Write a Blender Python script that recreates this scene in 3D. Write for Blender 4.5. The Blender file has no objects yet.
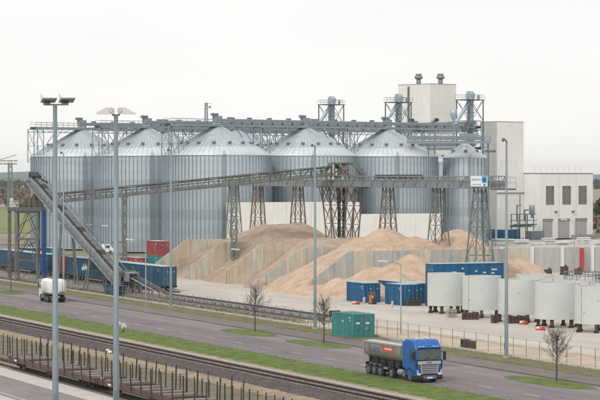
import bpy, bmesh, math, random
from mathutils import Vector, Matrix
random.seed(7)
C = bpy.context.scene.collection
R = math.radians
PI = math.pi
# ------------------------------------------------------------------ camera, world, sun, exposure
cam = bpy.data.cameras.new('camera'); camo = bpy.data.objects.new('camera', cam); C.objects.link(camo)
camo.location = (0, 0, 18)
camo.rotation_euler = (R(90 - 0.623), 0, R(90 - 23.4986))
cam.sensor_width = 36; cam.lens = 138.0; cam.clip_start = 1; cam.clip_end = 30000
bpy.context.scene.camera = camo
SUN_EL, SUN_AZ = 42, 150          # degrees; azimuth is measured in world XY of the light's travel
world = bpy.data.worlds.new('World'); bpy.context.scene.world = world; world.use_nodes = True
wn = world.node_tree; wn.nodes.clear()
out = wn.nodes.new('ShaderNodeOutputWorld'); bg = wn.nodes.new('ShaderNodeBackground')
sky = wn.nodes.new('ShaderNodeTexSky'); sky.sky_type = 'NISHITA'; sky.sun_disc = False
sky.sun_elevation = R(SUN_EL); sky.sun_rotation = R(200); sky.air_density = 1; sky.dust_density = 4
tc = wn.nodes.new('ShaderNodeTexCoord'); sep = wn.nodes.new('ShaderNodeSeparateXYZ')
ramp = wn.nodes.new('ShaderNodeValToRGB')
ramp.color_ramp.elements[0].position = 0.0; ramp.color_ramp.elements[0].color = (9.6, 9.4, 9.1, 1)
ramp.color_ramp.elements[1].position = 0.10; ramp.color_ramp.elements[1].color = (9.2, 9.19, 9.17, 1)
e = ramp.color_ramp.elements.new(1.0); e.color = (10.2, 10.3, 10.4, 1)
mp = wn.nodes.new('ShaderNodeMapping'); mp.inputs['Scale'].default_value = (3, 3, 14)
nz = wn.nodes.new('ShaderNodeTexNoise'); nz.inputs['Scale'].default_value = 2.2; nz.inputs['Detail'].default_value = 6
mr = wn.nodes.new('ShaderNodeMapRange'); mr.inputs['From Min'].default_value = .3; mr.inputs['From Max'].default_value = .7
mr.inputs['To Min'].default_value = .955; mr.inputs['To Max'].default_value = 1.015
mul = wn.nodes.new('ShaderNodeVectorMath'); mul.operation = 'SCALE'
mix = wn.nodes.new('ShaderNodeMix'); mix.data_type = 'RGBA'; mix.inputs['Factor'].default_value = 0.04
L = wn.links.new
L(tc.outputs['Generated'], sep.inputs[0]); L(sep.outputs['Z'], ramp.inputs[0])
L(tc.outputs['Generated'], mp.inputs[0]); L(mp.outputs[0], nz.inputs['Vector']); L(nz.outputs[0], mr.inputs['Value'])
L(ramp.outputs[0], mul.inputs[0]); L(mr.outputs[0], mul.inputs['Scale'])
L(mul.outputs[0], mix.inputs['A']); L(sky.outputs[0], mix.inputs['B'])
L(mix.outputs['Result'], bg.inputs['Color']); bg.inputs['Strength'].default_value = 0.1
L(bg.outputs[0], out.inputs['Surface'])
sl = bpy.data.lights.new('sun', 'SUN'); sl.energy = 1.5; sl.angle = R(14); sl.color = (1, .96, .9)
so = bpy.data.objects.new('sun', sl); C.objects.link(so)
# light travels away from the camera and to the right
so.rotation_euler = Vector((-.55, .62, -math.tan(R(SUN_EL)) * .83)).to_track_quat('-Z', 'Y').to_euler()
vs = bpy.context.scene.view_settings
vs.view_transform = 'Standard'; vs.look = 'None'; vs.exposure = 0.17; vs.gamma = 1
S_, C_ = 0.39872611, 0.91707006
def W(X, Y, z=0): return (S_*X - C_*Y, C_*X + S_*Y, z)        # metres right of / ahead of the viewpoint -> road axes

# ------------------------------------------------------------------ materials
MATS = {}
def mat(name, col, rough=.7, metal=0.0, var=.12, scale=3.0, bump=0.0, bscale=None, bdist=.08, grain=0.0, col2=None, streak=0.0, detail=6, stretch=None, coord='Object', spec=None):
    if name in MATS: return MATS[name]
    m = bpy.data.materials.new(name); m.use_nodes = True; MATS[name] = m
    nt = m.node_tree; n = nt.nodes; b = n['Principled BSDF']; l = nt.links.new
    b.inputs['Roughness'].default_value = rough; b.inputs['Metallic'].default_value = metal
    if spec is not None: b.inputs['Specular IOR Level'].default_value = spec
    geo = n.new('ShaderNodeNewGeometry')
    src = geo.outputs['Position']
    mp = n.new('ShaderNodeMapping'); l(src, mp.inputs[0])
    if stretch: mp.inputs['Scale'].default_value = stretch
    t = n.new('ShaderNodeTexNoise'); t.inputs['Scale'].default_value = scale; t.inputs['Detail'].default_value = detail; t.inputs['Roughness'].default_value = .62
    l(mp.outputs[0], t.inputs['Vector'])
    r = n.new('ShaderNodeValToRGB'); l(t.outputs[0], r.inputs[0])
    c2 = col2 or tuple(min(1, c*(1+var)) for c in col)
    c1 = col if col2 else tuple(c*(1-var) for c in col)
    r.color_ramp.elements[0].position = .32; r.color_ramp.elements[0].color = (*c1, 1)
    r.color_ramp.elements[1].position = .68; r.color_ramp.elements[1].color = (*c2, 1)
    last = r.outputs[0]
    if grain:
        t4 = n.new('ShaderNodeTexNoise'); t4.inputs['Scale'].default_value = 2.6; t4.inputs['Detail'].default_value = 10; t4.inputs['Roughness'].default_value = .8; l(src, t4.inputs['Vector'])
        m4 = n.new('ShaderNodeMapRange'); l(t4.outputs[0], m4.inputs['Value']); m4.inputs['From Min'].default_value = .3; m4.inputs['From Max'].default_value = .7; m4.inputs['To Min'].default_value = 1-grain; m4.inputs['To Max'].default_value = 1+grain*.7
        v4 = n.new('ShaderNodeVectorMath'); v4.operation = 'SCALE'; l(last, v4.inputs[0]); l(m4.outputs[0], v4.inputs['Scale']); last = v4.outputs[0]
    if streak:
        mp2 = n.new('ShaderNodeMapping'); l(src, mp2.inputs[0]); mp2.inputs['Scale'].default_value = (1.6, 1.6, .22)
        t2 = n.new('ShaderNodeTexNoise'); t2.inputs['Scale'].default_value = 1.0; t2.inputs['Detail'].default_value = 5; l(mp2.outputs[0], t2.inputs['Vector'])
        m2 = n.new('ShaderNodeMapRange'); l(t2.outputs[0], m2.inputs['Value']); m2.inputs['From Min'].default_value = .35; m2.inputs['From Max'].default_value = .65
        m2.inputs['To Min'].default_value = 1 - streak; m2.inputs['To Max'].default_value = 1 + streak*.4
        v = n.new('ShaderNodeVectorMath'); v.operation = 'SCALE'; l(last, v.inputs[0]); l(m2.outputs[0], v.inputs['Scale']); last = v.outputs[0]
    l(last, b.inputs['Base Color'])
    if bump:
        t3 = n.new('ShaderNodeTexNoise'); t3.inputs['Scale'].default_value = bscale or scale*4; t3.inputs['Detail'].default_value = 6; l(src, t3.inputs['Vector'])
        bp = n.new('ShaderNodeBump'); bp.inputs['Strength'].default_value = bump; bp.inputs['Distance'].default_value = bdist; l(t3.outputs[0], bp.inputs['Height']); l(bp.outputs[0], b.inputs['Normal'])
    return m
def silo_mat():
    m = bpy.data.materials.new('galvanised_rings'); m.use_nodes = True
    nt = m.node_tree; n = nt.nodes; b = n['Principled BSDF']; l = nt.links.new
    b.inputs['Roughness'].default_value = .42; b.inputs['Metallic'].default_value = .72
    geo = n.new('ShaderNodeNewGeometry'); sp = n.new('ShaderNodeSeparateXYZ'); l(geo.outputs['Position'], sp.inputs[0])
    q = n.new('ShaderNodeMath'); q.operation = 'MULTIPLY'; q.inputs[1].default_value = 1/1.13; l(sp.outputs['Z'], q.inputs[0])
    fl = n.new('ShaderNodeMath'); fl.operation = 'FLOOR'; l(q.outputs[0], fl.inputs[0])
    wnz = n.new('ShaderNodeTexWhiteNoise'); wnz.noise_dimensions = '1D'; l(fl.outputs[0], wnz.inputs['W'])
    # sheets of each ring come from different batches: broad bands
    t = n.new('ShaderNodeValToRGB'); mrz = n.new('ShaderNodeMath'); mrz.operation = 'MULTIPLY'; mrz.inputs[1].default_value = 1/22.6*1.13; l(fl.outputs[0], mrz.inputs[0]); l(mrz.outputs[0], t.inputs[0])
    cr = t.color_ramp; cr.interpolation = 'CONSTANT'
    stops = [(0, .40), (.14, .44), (.3, .38), (.42, .45), (.60, .42), (.66, .47), (.74, .54), (.9, .54)]
    cr.elements[0].position = 0; cr.elements[0].color = (.43, .485, .525, 1)
    cr.elements[1].position = .9; cr.elements[1].color = (.53, .59, .635, 1)
    for p, v in stops[1:-1]:
        e = cr.elements.new(p); v *= 1.0; e.color = (v, v*1.12, v*1.21, 1)
    # sheet to sheet tone, by angle-like noise
    mpn = n.new('ShaderNodeMapping'); mpn.inputs['Scale'].default_value = (.5, .5, .9); l(geo.outputs['Position'], mpn.inputs[0])
    v = n.new('ShaderNodeTexVoronoi'); v.inputs['Scale'].default_value = .7; l(mpn.outputs[0], v.inputs['Vector'])
    mr = n.new('ShaderNodeMapRange'); sc = n.new('ShaderNodeSeparateColor'); l(v.outputs['Color'], sc.inputs[0]); l(sc.outputs[0], mr.inputs['Value'])
    mr.inputs['To Min'].default_value = .96; mr.inputs['To Max'].default_value = 1.03
    mr2 = n.new('ShaderNodeMapRange'); l(wnz.outputs[0], mr2.inputs['Value']); mr2.inputs['To Min'].default_value = .95; mr2.inputs['To Max'].default_value = 1.04
    mm = n.new('ShaderNodeMath'); mm.operation = 'MULTIPLY'; l(mr.outputs[0], mm.inputs[0]); l(mr2.outputs[0], mm.inputs[1])
    sv = n.new('ShaderNodeVectorMath'); sv.operation = 'SCALE'; l(t.outputs[0], sv.inputs[0]); l(mm.outputs[0], sv.inputs['Scale'])
    l(sv.outputs[0], b.inputs['Base Color'])
    return m
M_silo = silo_mat()
M_roof = mat('galvanised_roof', (.445, .485, .51), .5, .3, .08, .6, streak=.10)
M_skirt = mat('galvanised_skirt', (.55, .585, .605), .5, .25, .06, .6)
M_galv = mat('galvanised_steel', (.25, .295, .325), .5, .4, .12, 1.5)
M_spout = mat('spout_steel', (.36, .43, .48), .45, .35, .1, 1.5)
M_galvd = mat('galvanised_dark', (.155, .185, .205), .55, .4, .15, 1.5)
M_stiff = mat('stiffener_steel', (.28, .345, .385), .5, .3, .1, 1.5)
M_pole = mat('pole_paint', (.195, .24, .26), .5, .2, .06, 1.2)
M_rusty = mat('rusty_steel', (.115, .10, .088), .8, .2, .0, 1.2, col2=(.205, .165, .138))
M_trestle = mat('trestle_steel', (.115, .108, .098), .75, .3, .0, .7, col2=(.185, .155, .13))
M_trestle2 = mat('trestle_grey_green', (.16, .18, .17), .7, .3, .15, .8)
M_gallery = mat('gallery_grey', (.26, .285, .29), .6, .4, .14, .9)
M_galleryd = mat('gallery_dark', (.13, .135, .135), .7, .3, .2, .9)
M_grating = mat('grating', (.18, .19, .19), .7, .4, .2, 4)
M_belt = mat('rubber_belt', (.035, .036, .038), .8, 0, .2, 2)
M_side = mat('conveyor_side_sheet', (.33, .34, .34), .55, .3, .14, .8, streak=.2)
M_conc = mat('bay_concrete', (.46, .42, .345), .9, 0, .0, .45, bump=.25, bscale=3, col2=(.57, .52, .435), streak=.16)
M_concy = mat('bay_concrete_ochre', (.45, .375, .27), .9, 0, .0, .45, bump=.25, bscale=3, col2=(.56, .485, .365), streak=.16)
M_concg = mat('bay_concrete_grey', (.36, .36, .345), .9, 0, .0, .45, bump=.25, bscale=3, col2=(.46, .455, .43), streak=.18)
M_greypan = mat('smooth_grey_panel', (.40, .40, .39), .85, 0, .0, .35, col2=(.47, .47, .455), streak=.1)
M_core = mat('joint_dark', (.16, .15, .13), .95, 0, .1, 1)
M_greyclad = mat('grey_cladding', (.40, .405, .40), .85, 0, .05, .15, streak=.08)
M_white_hall = mat('hall_panel', (.70, .69, .645), .8, 0, .04, .3, streak=.05)
M_bld = mat('render_white', (.745, .745, .72), .85, 0, .04, .15, streak=.05)
M_bldb = mat('tower_cladding', (.73, .725, .70), .85, 0, .04, .15, streak=.05)
M_sand = mat('pale_sand', (.44, .305, .205), .95, 0, .0, .5, bump=1.0, bscale=3.2, bdist=.35, grain=.22, col2=(.61, .46, .345), detail=9)
M_sandb = mat('brown_sand', (.35, .25, .185), .95, 0, .0, .5, bump=1.0, bscale=3.2, bdist=.35, grain=.25, col2=(.50, .38, .295), detail=9)
M_blue = mat('blue_container_paint', (.008, .08, .17), .5, .1, .22, 1.2, streak=.25, grain=.12)
M_blue2 = mat('faded_blue_paint', (.022, .085, .145), .6, .1, .25, .7, streak=.35, grain=.12)
M_blue3 = mat('bright_blue_paint', (.005, .095, .215), .45, .1, .18, 1.2, streak=.18, grain=.12)
M_ctop = mat('container_roof', (.42, .50, .55), .6, .1, .15, 1.5)
M_red = mat('red_container_paint', (.30, .048, .050), .6, .1, .25, .9, streak=.25, grain=.12)
M_teal = mat('teal_container_paint', (.042, .235, .235), .55, .1, .16, 1.1, streak=.22, grain=.12)
M_tealdoor = mat('teal_door_paint', (.034, .20, .205), .5, .1, .16, 1.1, streak=.2)
M_shell = mat('shell_concrete', (.505, .53, .51), .75, 0, .05, .5, bump=.05)
M_shellrim = mat('shell_rim', (.66, .68, .66), .8, 0, .05, .8)
M_wood = mat('dark_timber', (.075, .05, .045), .9, 0, .3, 5)
M_woodp = mat('pale_timber', (.34, .32, .29), .9, 0, .2, 3)
M_bunk = mat('grey_bunk_timber', (.25, .23, .215), .9, 0, .25, 3)
M_deck = mat('wagon_deck_boards', (.13, .10, .09), .9, 0, .3, 2)
M_stake = mat('brown_black_stakes', (.055, .04, .035), .8, .2, .3, 2)
M_wagon = mat('wagon_brown', (.115, .062, .058), .8, .1, .25, 1.3)
M_black = mat('black_steel', (.028, .028, .03), .7, .2, .3, 3)
M_tyre = mat('tyre_rubber', (.022, .022, .023), .9, 0, .2, 6)
M_rim = mat('wheel_rim', (.20, .20, .20), .45, .5, .15, 4)
M_asph = mat('asphalt', (.138, .117, .120), .95, 0, .0, .22, bump=.25, bscale=30, col2=(.188, .162, .163), detail=8, stretch=(.35, 1.4, 1), grain=.12)
M_asphl = mat('asphalt_light', (.168, .144, .144), .95, 0, .0, .3, bump=.25, bscale=30, col2=(.22, .192, .188), detail=8, stretch=(.35, 1.4, 1), grain=.12)
def wear(m, lanes):
    nt = m.node_tree; n = nt.nodes; l = nt.links.new; b = n['Principled BSDF']; src = b.inputs['Base Color'].links[0].from_socket
    geo = n.new('ShaderNodeNewGeometry'); sp = n.new('ShaderNodeSeparateXYZ'); l(geo.outputs['Position'], sp.inputs[0])
    fac = None
    tz = n.new('ShaderNodeTexNoise'); tz.inputs['Scale'].default_value = .25; mpn = n.new('ShaderNodeMapping'); mpn.inputs['Scale'].default_value = (.12, 1, 1); l(geo.outputs['Position'], mpn.inputs[0]); l(mpn.outputs[0], tz.inputs['Vector'])
    for c, w in lanes:
        d = n.new('ShaderNodeMath'); d.operation = 'SUBTRACT'; l(sp.outputs['Y'], d.inputs[0]); d.inputs[1].default_value = c
        a = n.new('ShaderNodeMath'); a.operation = 'ABSOLUTE'; l(d.outputs[0], a.inputs[0])
        r = n.new('ShaderNodeMapRange'); r.interpolation_type = 'SMOOTHSTEP'; l(a.outputs[0], r.inputs['Value']); r.inputs['From Min'].default_value = w*.3; r.inputs['From Max'].default_value = w; r.inputs['To Min'].default_value = .17; r.inputs['To Max'].default_value = 0
        if fac is None: fac = r.outputs[0]
        else:
            ad = n.new('ShaderNodeMath'); l(fac, ad.inputs[0]); l(r.outputs[0], ad.inputs[1]); fac = ad.outputs[0]
    mm = n.new('ShaderNodeMath'); mm.operation = 'MULTIPLY'; l(fac, mm.inputs[0]); l(tz.outputs[0], mm.inputs[1])
    v = n.new('ShaderNodeTexVoronoi'); v.feature = 'DISTANCE_TO_EDGE'; v.inputs['Scale'].default_value = .11; wv = n.new('ShaderNodeTexNoise'); wv.inputs['Scale'].default_value = .5; wv.inputs['Detail'].default_value = 6
    l(geo.outputs['Position'], wv.inputs['Vector']); av = n.new('ShaderNodeVectorMath'); av.operation = 'MULTIPLY_ADD'; l(wv.outputs['Color'], av.inputs[0]); av.inputs[1].default_value = (3, 3, 3); l(geo.outputs['Position'], av.inputs[2]); l(av.outputs[0], v.inputs['Vector'])
    cr = n.new('ShaderNodeMapRange'); l(v.outputs['Distance'], cr.inputs['Value']); cr.inputs['From Max'].default_value = .012; cr.inputs['To Min'].default_value = .34; cr.inputs['To Max'].default_value = 0
    ad = n.new('ShaderNodeMath'); l(mm.outputs[0], ad.inputs[0]); l(cr.outputs[0], ad.inputs[1])
    iv = n.new('ShaderNodeMath'); iv.operation = 'SUBTRACT'; iv.inputs[0].default_value = 1.06; l(ad.outputs[0], iv.inputs[1])
    sc = n.new('ShaderNodeVectorMath'); sc.operation = 'SCALE'; l(src, sc.inputs[0]); l(iv.outputs[0], sc.inputs['Scale']); l(sc.outputs[0], b.inputs['Base Color'])
wear(M_asph, ((89.5, .7), (91.3, .7), (93.6, .7), (95.4, .7))); wear(M_asphl, ((99.2, .8),))
M_patch = mat('asphalt_patch', (.112, .097, .099), .95, 0, .0, .6, bump=.25, bscale=30, col2=(.155, .136, .137), detail=8, grain=.15)
M_pave = mat('pavement_brown', (.125, .103, .096), .95, 0, .0, .6, bump=.2, bscale=16, col2=(.175, .148, .138), stretch=(.4, 1.2, 1))
M_line = mat('road_paint', (.40, .385, .375), .8, 0, .25, 5)
M_grass = mat('verge_grass', (.048, .105, .010), .95, 0, .0, .7, bump=1.0, bscale=7, col2=(.165, .205, .035), detail=10, grain=.3, bdist=.18)
M_grass2 = mat('rough_grass', (.085, .11, .03), .95, 0, .0, .5, bump=.8, bscale=10, col2=(.215, .18, .095), detail=10, grain=.3, bdist=.18)
def blade(name, c1, c2):
    m = mat(name, c1, .9, 0, .0, 1.2, col2=c2); nt = m.node_tree; n = nt.nodes; b = n['Principled BSDF']; tr = n.new('ShaderNodeBsdfTranslucent'); mx = n.new('ShaderNodeMixShader'); mx.inputs[0].default_value = .5
    nt.links.new(b.inputs['Base Color'].links[0].from_socket, tr.inputs['Color']); nt.links.new(b.outputs[0], mx.inputs[1]); nt.links.new(tr.outputs[0], mx.inputs[2]); nt.links.new(mx.outputs[0], n['Material Output'].inputs['Surface']); return m
M_blade = blade('grass_blade', (.11, .19, .025), (.25, .30, .07)); M_blade2 = blade('rough_grass_blade', (.16, .19, .05), (.32, .29, .12))
M_dry = mat('dry_grass', (.105, .090, .052), .95, 0, .0, .35, bump=.7, bscale=9, col2=(.215, .175, .11), detail=10, grain=.3, bdist=.18)
M_dryp = mat('pale_dirt', (.20, .155, .10), .95, 0, .0, .6, bump=.6, bscale=9, col2=(.38, .295, .20), detail=10, grain=.3, bdist=.18)
M_ballast = mat('ballast', (.070, .056, .056), .95, 0, .0, .8, bump=1.0, bscale=14, col2=(.135, .114, .112), detail=12)
M_ballast2 = mat('dirty_ballast', (.17, .145, .125), .95, 0, .0, .5, bump=.9, bscale=12, col2=(.27, .235, .205), detail=12)
M_trough = mat('cable_trough', (.40, .36, .31), .9, 0, .15, 2.5)
M_sleeper = mat('sleeper_concrete', (.27, .235, .20), .9, 0, .2, 2)
M_rail = mat('rail_steel', (.055, .036, .03), .6, .4, .2, 2)
M_quay = mat('quay_concrete', (.42, .38, .345), .9, 0, .0, .35, bump=.15, bscale=10, col2=(.50, .46, .42), grain=.12)
M_yard = mat('yard_concrete', (.385, .335, .285), .95, 0, .0, .13, bump=.15, bscale=6, col2=(.52, .475, .425), detail=9, grain=.10, stretch=(.35, 1, 1))
M_yards = mat('sandy_strip', (.36, .285, .205), .95, 0, .0, .25, bump=.3, bscale=6, col2=(.49, .41, .325), detail=9)
M_earth = mat('open_ground', (.15, .135, .085), 1, 0, .0, .012, bump=.3, bscale=.6, col2=(.27, .235, .17), detail=11)
M_field = mat('green_field', (.11, .155, .035), 1, 0, .0, .05, col2=(.19, .205, .075), detail=9)
M_brownfield = mat('brown_field', (.25, .20, .14), 1, 0, .0, .05, col2=(.33, .27, .20), detail=9)
M_hill_haze = mat('far_hill_haze_tint', (.065, .09, .10), 1, 0, .3, .004)  # blue of the distance haze is mixed into the hill colour
M_forest = mat('far_forest', (.035, .05, .038), 1, 0, .35, .02)
M_scrub = mat('winter_scrub', (.15, .115, .085), 1, 0, .35, .05)
M_leaf = mat('evergreen_leaf', (.035, .055, .028), .9, 0, .4, .3)
M_bark = mat('bark', (.085, .068, .058), .95, 0, .3, 6)
M_twig = mat('twig', (.115, .095, .08), .95, 0, .25, 4)
M_truck = mat('truck_blue_paint', (.006, .105, .36), .28, 0, .03, 2)
M_alu = mat('dump_body_alu', (.30, .30, .28), .5, .35, .12, .9, streak=.15)
M_alud = mat('dump_body_rail', (.40, .39, .36), .5, .3, .1, 1)
M_glass = mat('windscreen', (.035, .055, .05), .05, 0, .3, 2.5, spec=.9)
M_silver = mat('grille_silver', (.48, .49, .50), .35, .4, .08, 3)
M_chrome = mat('lamp_glass', (.75, .76, .76), .15, .2, .02, 3)
M_plate = mat('plate_white', (.72, .72, .70), .5, 0, .03, 3)
M_whitev = mat('white_vehicle_paint', (.74, .73, .66), .45, 0, .05, 1.2, streak=.05)
M_louvre = mat('louvre_brown_grey', (.34, .315, .295), .7, .1, .12, 2)
M_roller = mat('roller_door_grey', (.40, .395, .395), .6, .2, .06, 1)
M_dark = mat('dark_recess', (.05, .05, .05), .9, 0, .2, 1)
M_coping = mat('coping_grey', (.27, .27, .265), .7, .2, .08, 1)
M_redp = mat('red_post', (.44, .045, .05), .6, 0, .12, 2)
M_paleg = mat('pale_green_paint', (.42, .58, .50), .6, 0, .08, 2)
M_orange = mat('orange_machine', (.42, .19, .05), .6, .1, .3, 6)
M_green = mat('dark_green_post', (.028, .045, .038), .6, .2, .2, 3)
M_fencep = mat('fence_post_grey', (.22, .21, .195), .6, .4, .1, 2)
M_wire = mat('fence_wire', (.25, .24, .22), .6, .5, .1, 2)
M_signw = mat('sign_white', (.78, .80, .82), .4, 0, .02, 2)
M_signb = mat('sign_blue', (.05, .33, .60), .4, 0, .03, 2)
M_signd = mat('sign_dark_blue', (.015, .06, .16), .4, 0, .03, 2)
M_signg = mat('sign_text_grey', (.30, .38, .46), .5, 0, .03, 2)
M_orangered = mat('sticker_red', (.55, .09, .05), .5, 0, .05, 2)
M_stext = mat('faded_blue_lettering', (.10, .135, .19), .6, 0, .05, 2)
M_lamp = mat('lamp_head_white', (.62, .62, .60), .4, 0, .04, 2)
M_lampg = mat('floodlight_grey', (.26, .265, .265), .5, .2, .06, 2)
M_pipe_blue = mat('blue_chute_paint', (.006, .06, .23), .4, .1, .12, 1)

# ------------------------------------------------------------------ geometry helpers
def obj(name, me, parent=None, loc=None, m=None):
    o = bpy.data.objects.new(name, me); C.objects.link(o)
    if parent: o.parent = parent
    if loc is not None: o.location = loc
    if m is not None and me and len(me.materials) == 0: me.materials.append(m)
    return o
def tag(o, label=None, cat=None, group=None, kind=None):
    if label: o['label'] = label
    if cat: o['category'] = cat
    if group: o['group'] = group
    if kind: o['kind'] = kind
    return o
def thing(name, label, cat, loc=(0, 0, 0), rz=0, group=None):
    o = bpy.data.objects.new(name, None); C.objects.link(o); o.location = loc; o.rotation_euler = (0, 0, rz)
    return tag(o, label, cat, group)
def mesh(name, verts, faces, m=None, smooth=False):
    me = bpy.data.meshes.new(name); me.from_pydata([tuple(v) for v in verts], [], faces); me.update()
    if m: me.materials.append(m)
    if smooth:
        me.polygons.foreach_set('use_smooth', [True]*len(me.polygons))
    return me
UB = {}
BOXF = [(0, 3, 2, 1), (4, 5, 6, 7), (0, 1, 5, 4), (1, 2, 6, 5), (2, 3, 7, 6), (3, 0, 4, 7)]
def unit_box(m):
    if m.name not in UB:
        v = [(x, y, z) for z in (-.5, .5) for x, y in ((-.5, -.5), (.5, -.5), (.5, .5), (-.5, .5))]
        UB[m.name] = mesh('box_piece', v, BOXF, m)
    return UB[m.name]
UC = {}
def unit_cyl(m, seg=12):
    k = (m.name, seg)
    if k not in UC:
        bm = bmesh.new(); bmesh.ops.create_cone(bm, cap_ends=True, segments=seg, radius1=1, radius2=1, depth=1)
        me = bpy.data.meshes.new('round_piece'); 
        for f in bm.faces: f.smooth = len(f.verts) == 4
        bm.to_mesh(me); bm.free(); me.materials.append(m); UC[k] = me
    return UC[k]
def box(name, p, c, s, m, rot=None):
    o = obj(name, unit_box(m), p, c); o.scale = s
    if rot: o.rotation_euler = rot
    return o
def box2(name, p, lo, hi, m): return box(name, p, [(a+b)/2 for a, b in zip(lo, hi)], [abs(b-a) for a, b in zip(lo, hi)], m)
def _align(o, p, q):
    p = Vector(p); q = Vector(q); d = q-p
    o.location = (p+q)/2; o.rotation_mode = 'QUATERNION'; o.rotation_quaternion = d.to_track_quat('Z', 'Y')
    return d.length
def bar(name, par, p, q, w, m, h=None):
    o = obj(name, unit_box(m), par); ln = _align(o, p, q); o.scale = (w, h or w, ln); return o
def rod(name, par, p, q, r, m, seg=8):
    o = obj(name, unit_cyl(m, seg), par); ln = _align(o, p, q); o.scale = (r, r, ln); return o
def bars_mesh(segs, w):           # many thin bars joined into one mesh
    V = []; F = []
    for p, q in segs:
        p = Vector(p); q = Vector(q); d = (q-p)
        if d.length < 1e-6: continue
        d.normalize(); u = d.orthogonal().normalized()*w*.5; v = d.cross(u.normalized())*w*.5
        b = len(V)
        for c in (p, q): V += [c+u+v, c+u-v, c-u-v, c-u+v]
        F += [tuple(b+i for i in f) for f in BOXF]
    return V, F
def prism(name, par, poly, axis, t0, t1, m, loc=None):
    """poly: 2-D outline; axis 'x' extrudes along x with poly in (y,z); 'y' with poly in (x,z); 'z' with poly in (x,y)"""
    n = len(poly); V = []
    for t in (t0, t1):
        for a, b in poly: V.append({'x': (t, a, b), 'y': (a, t, b), 'z': (a, b, t)}[axis])
    F = [tuple(range(n)), tuple(range(2*n-1, n-1, -1))] + [(i, i+n, (i+1) % n+n, (i+1) % n) for i in range(n)]
    me = mesh(name, V, F, m); bm = bmesh.new(); bm.from_mesh(me); bmesh.ops.recalc_face_normals(bm, faces=bm.faces); bm.to_mesh(me); bm.free()
    return obj(name, me, par, loc)
def lathe_mesh(name, prof, seg, m, smooth=True, a0=0, a1=2*PI):
    V = []; F = []; full = abs(a1-a0-2*PI) < 1e-6; ns = seg if full else seg+1
    for r, z in prof:
        for i in range(ns):
            a = a0+(a1-a0)*i/seg; V.append((r*math.cos(a), r*math.sin(a), z))
    for j in range(len(prof)-1):
        for i in range(seg):
            i2 = (i+1) % ns
            F.append((j*ns+i, j*ns+i2, (j+1)*ns+i2, (j+1)*ns+i))
    me = mesh(name, V, F, m, smooth); 
    return me
def struct(name, verts, faces, m):
    o = obj(name, mesh(name, verts, faces, m)); o['kind'] = 'structure'; return o
def strip(name, b0, b1, a0, a1, z, m, thick=0.0):
    if thick:
        lo = (a0, b0, z-thick); hi = (a1, b1, z)
        V = [(x, y, zz) for zz in (lo[2], hi[2]) for x, y in ((lo[0], lo[1]), (hi[0], lo[1]), (hi[0], hi[1]), (lo[0], hi[1]))]
        return struct(name, V, BOXF, m)
    return struct(name, [(a0, b0, z), (a1, b0, z), (a1, b1, z), (a0, b1, z)], [(0, 1, 2, 3)], m)
def frame_tower(par, B, T, lv, wl, wb, m, ml=None, xb=True, hz=True, names=('leg', 'strut', 'brace'), ts=None):
    """lattice tower: corner points bottom B[4], top T[4], lv levels"""
    B = [Vector(p) for p in B]; T = [Vector(p) for p in T]; n = len(B)
    for p, q in zip(B, T): bar(names[0], par, p, q, wl, ml or m)
    at = lambda i, t: B[i].lerp(T[i], t)
    # level heights shrink towards the top like the panels of a real tower
    for k in range(lv):
        t0, t1 = (ts[k], ts[k+1]) if ts else (k/lv, (k+1)/lv)
        for i in range(n):
            j = (i+1) % n
            if hz: bar(names[1], par, at(i, t1), at(j, t1), wb, m)
            if xb:
                bar(names[2], par, at(i, t0), at(j, t1), wb*.8, m); bar(names[2], par, at(j, t0), at(i, t1), wb*.8, m)
            else:
                bar(names[2], par, at(i if k % 2 else j, t0), at(j if k % 2 else i, t1), wb*.8, m)
def rect(cx, cy, hx, hy, z): return [(cx-hx, cy-hy, z), (cx+hx, cy-hy, z), (cx+hx, cy+hy, z), (cx-hx, cy+hy, z)]
def railing(par, p, q, h=1.1, step=2.0, m=None, w=.05, mids=1, name='railing'):
    m = m or M_galvd; p = Vector(p); q = Vector(q); n = max(1, int((q-p).length/step)); up = Vector((0, 0, h)); segs = []
    for i in range(n+1): segs.append((p.lerp(q, i/n), p.lerp(q, i/n)+up))
    for k in range(mids+1): segs.append((p+up*(1-k/(mids+1)), q+up*(1-k/(mids+1))))
    V, F = bars_mesh(segs, w); return obj(name, mesh(name, V, F, m), par)

exec_order = []
# ================================================================== SETTING
GZ = -.06
struct('ground', [(-9000, -3400, GZ-.25), (700, -3400, GZ-.25), (700, 7400, GZ-.25), (-9000, 7400, GZ-.25)], [(0, 1, 2, 3)], M_earth)
A0, A1 = -1500, -90
strip('quay', 20, 52.0, A0, A1, .15, M_quay, .5)
strip('quay_road', 52.004, 57.2, A0, A1, .146, M_asphl, .5)
strip('quay_edge', 57.204, 59.6, A0, A1, .16, M_quay, .5)
strip('quay_line', 52.55, 52.75, A0, A1, .151, M_line)
strip('siding_bed', 59.6, 63.2, A0, A1, -.06, M_ballast2)
strip('dry_verge', 63.2, 74.3, A0, A1, 0.0, M_dry)
strip('track_bed', 74.3, 81.5, A0, A1, 0.02, M_ballast)
strip('cable_trough', 81.52, 82.1, A0, A1, .12, M_trough, .3)
strip('verge', 82.1, 88.25, A0, A1, .04, M_grass)
strip('road', 88.25, 97.2, A0, A1, 0, M_asph)
strip('lay_by', 97.2, 101.3, A0, A1, -.004, M_asphl)
strip('road_edge_line', 97.14, 97.28, A0, A1, .004, M_asphl)
strip('kerb', 101.3, 101.5, A0, A1, .11, M_pave, .3)
strip('pavement', 101.5, 105.2, A0, A1, .10, M_pave)
strip('grass_verge', 105.2, 109.2, A0, A1, .10, M_grass2)
strip('sandy_ground', 109.45, 117.4, -262, A1, .0, M_yards)
strip('conveyor_bed', 109.45, 119.0, A0, -262, .0, M_ballast2)
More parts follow.
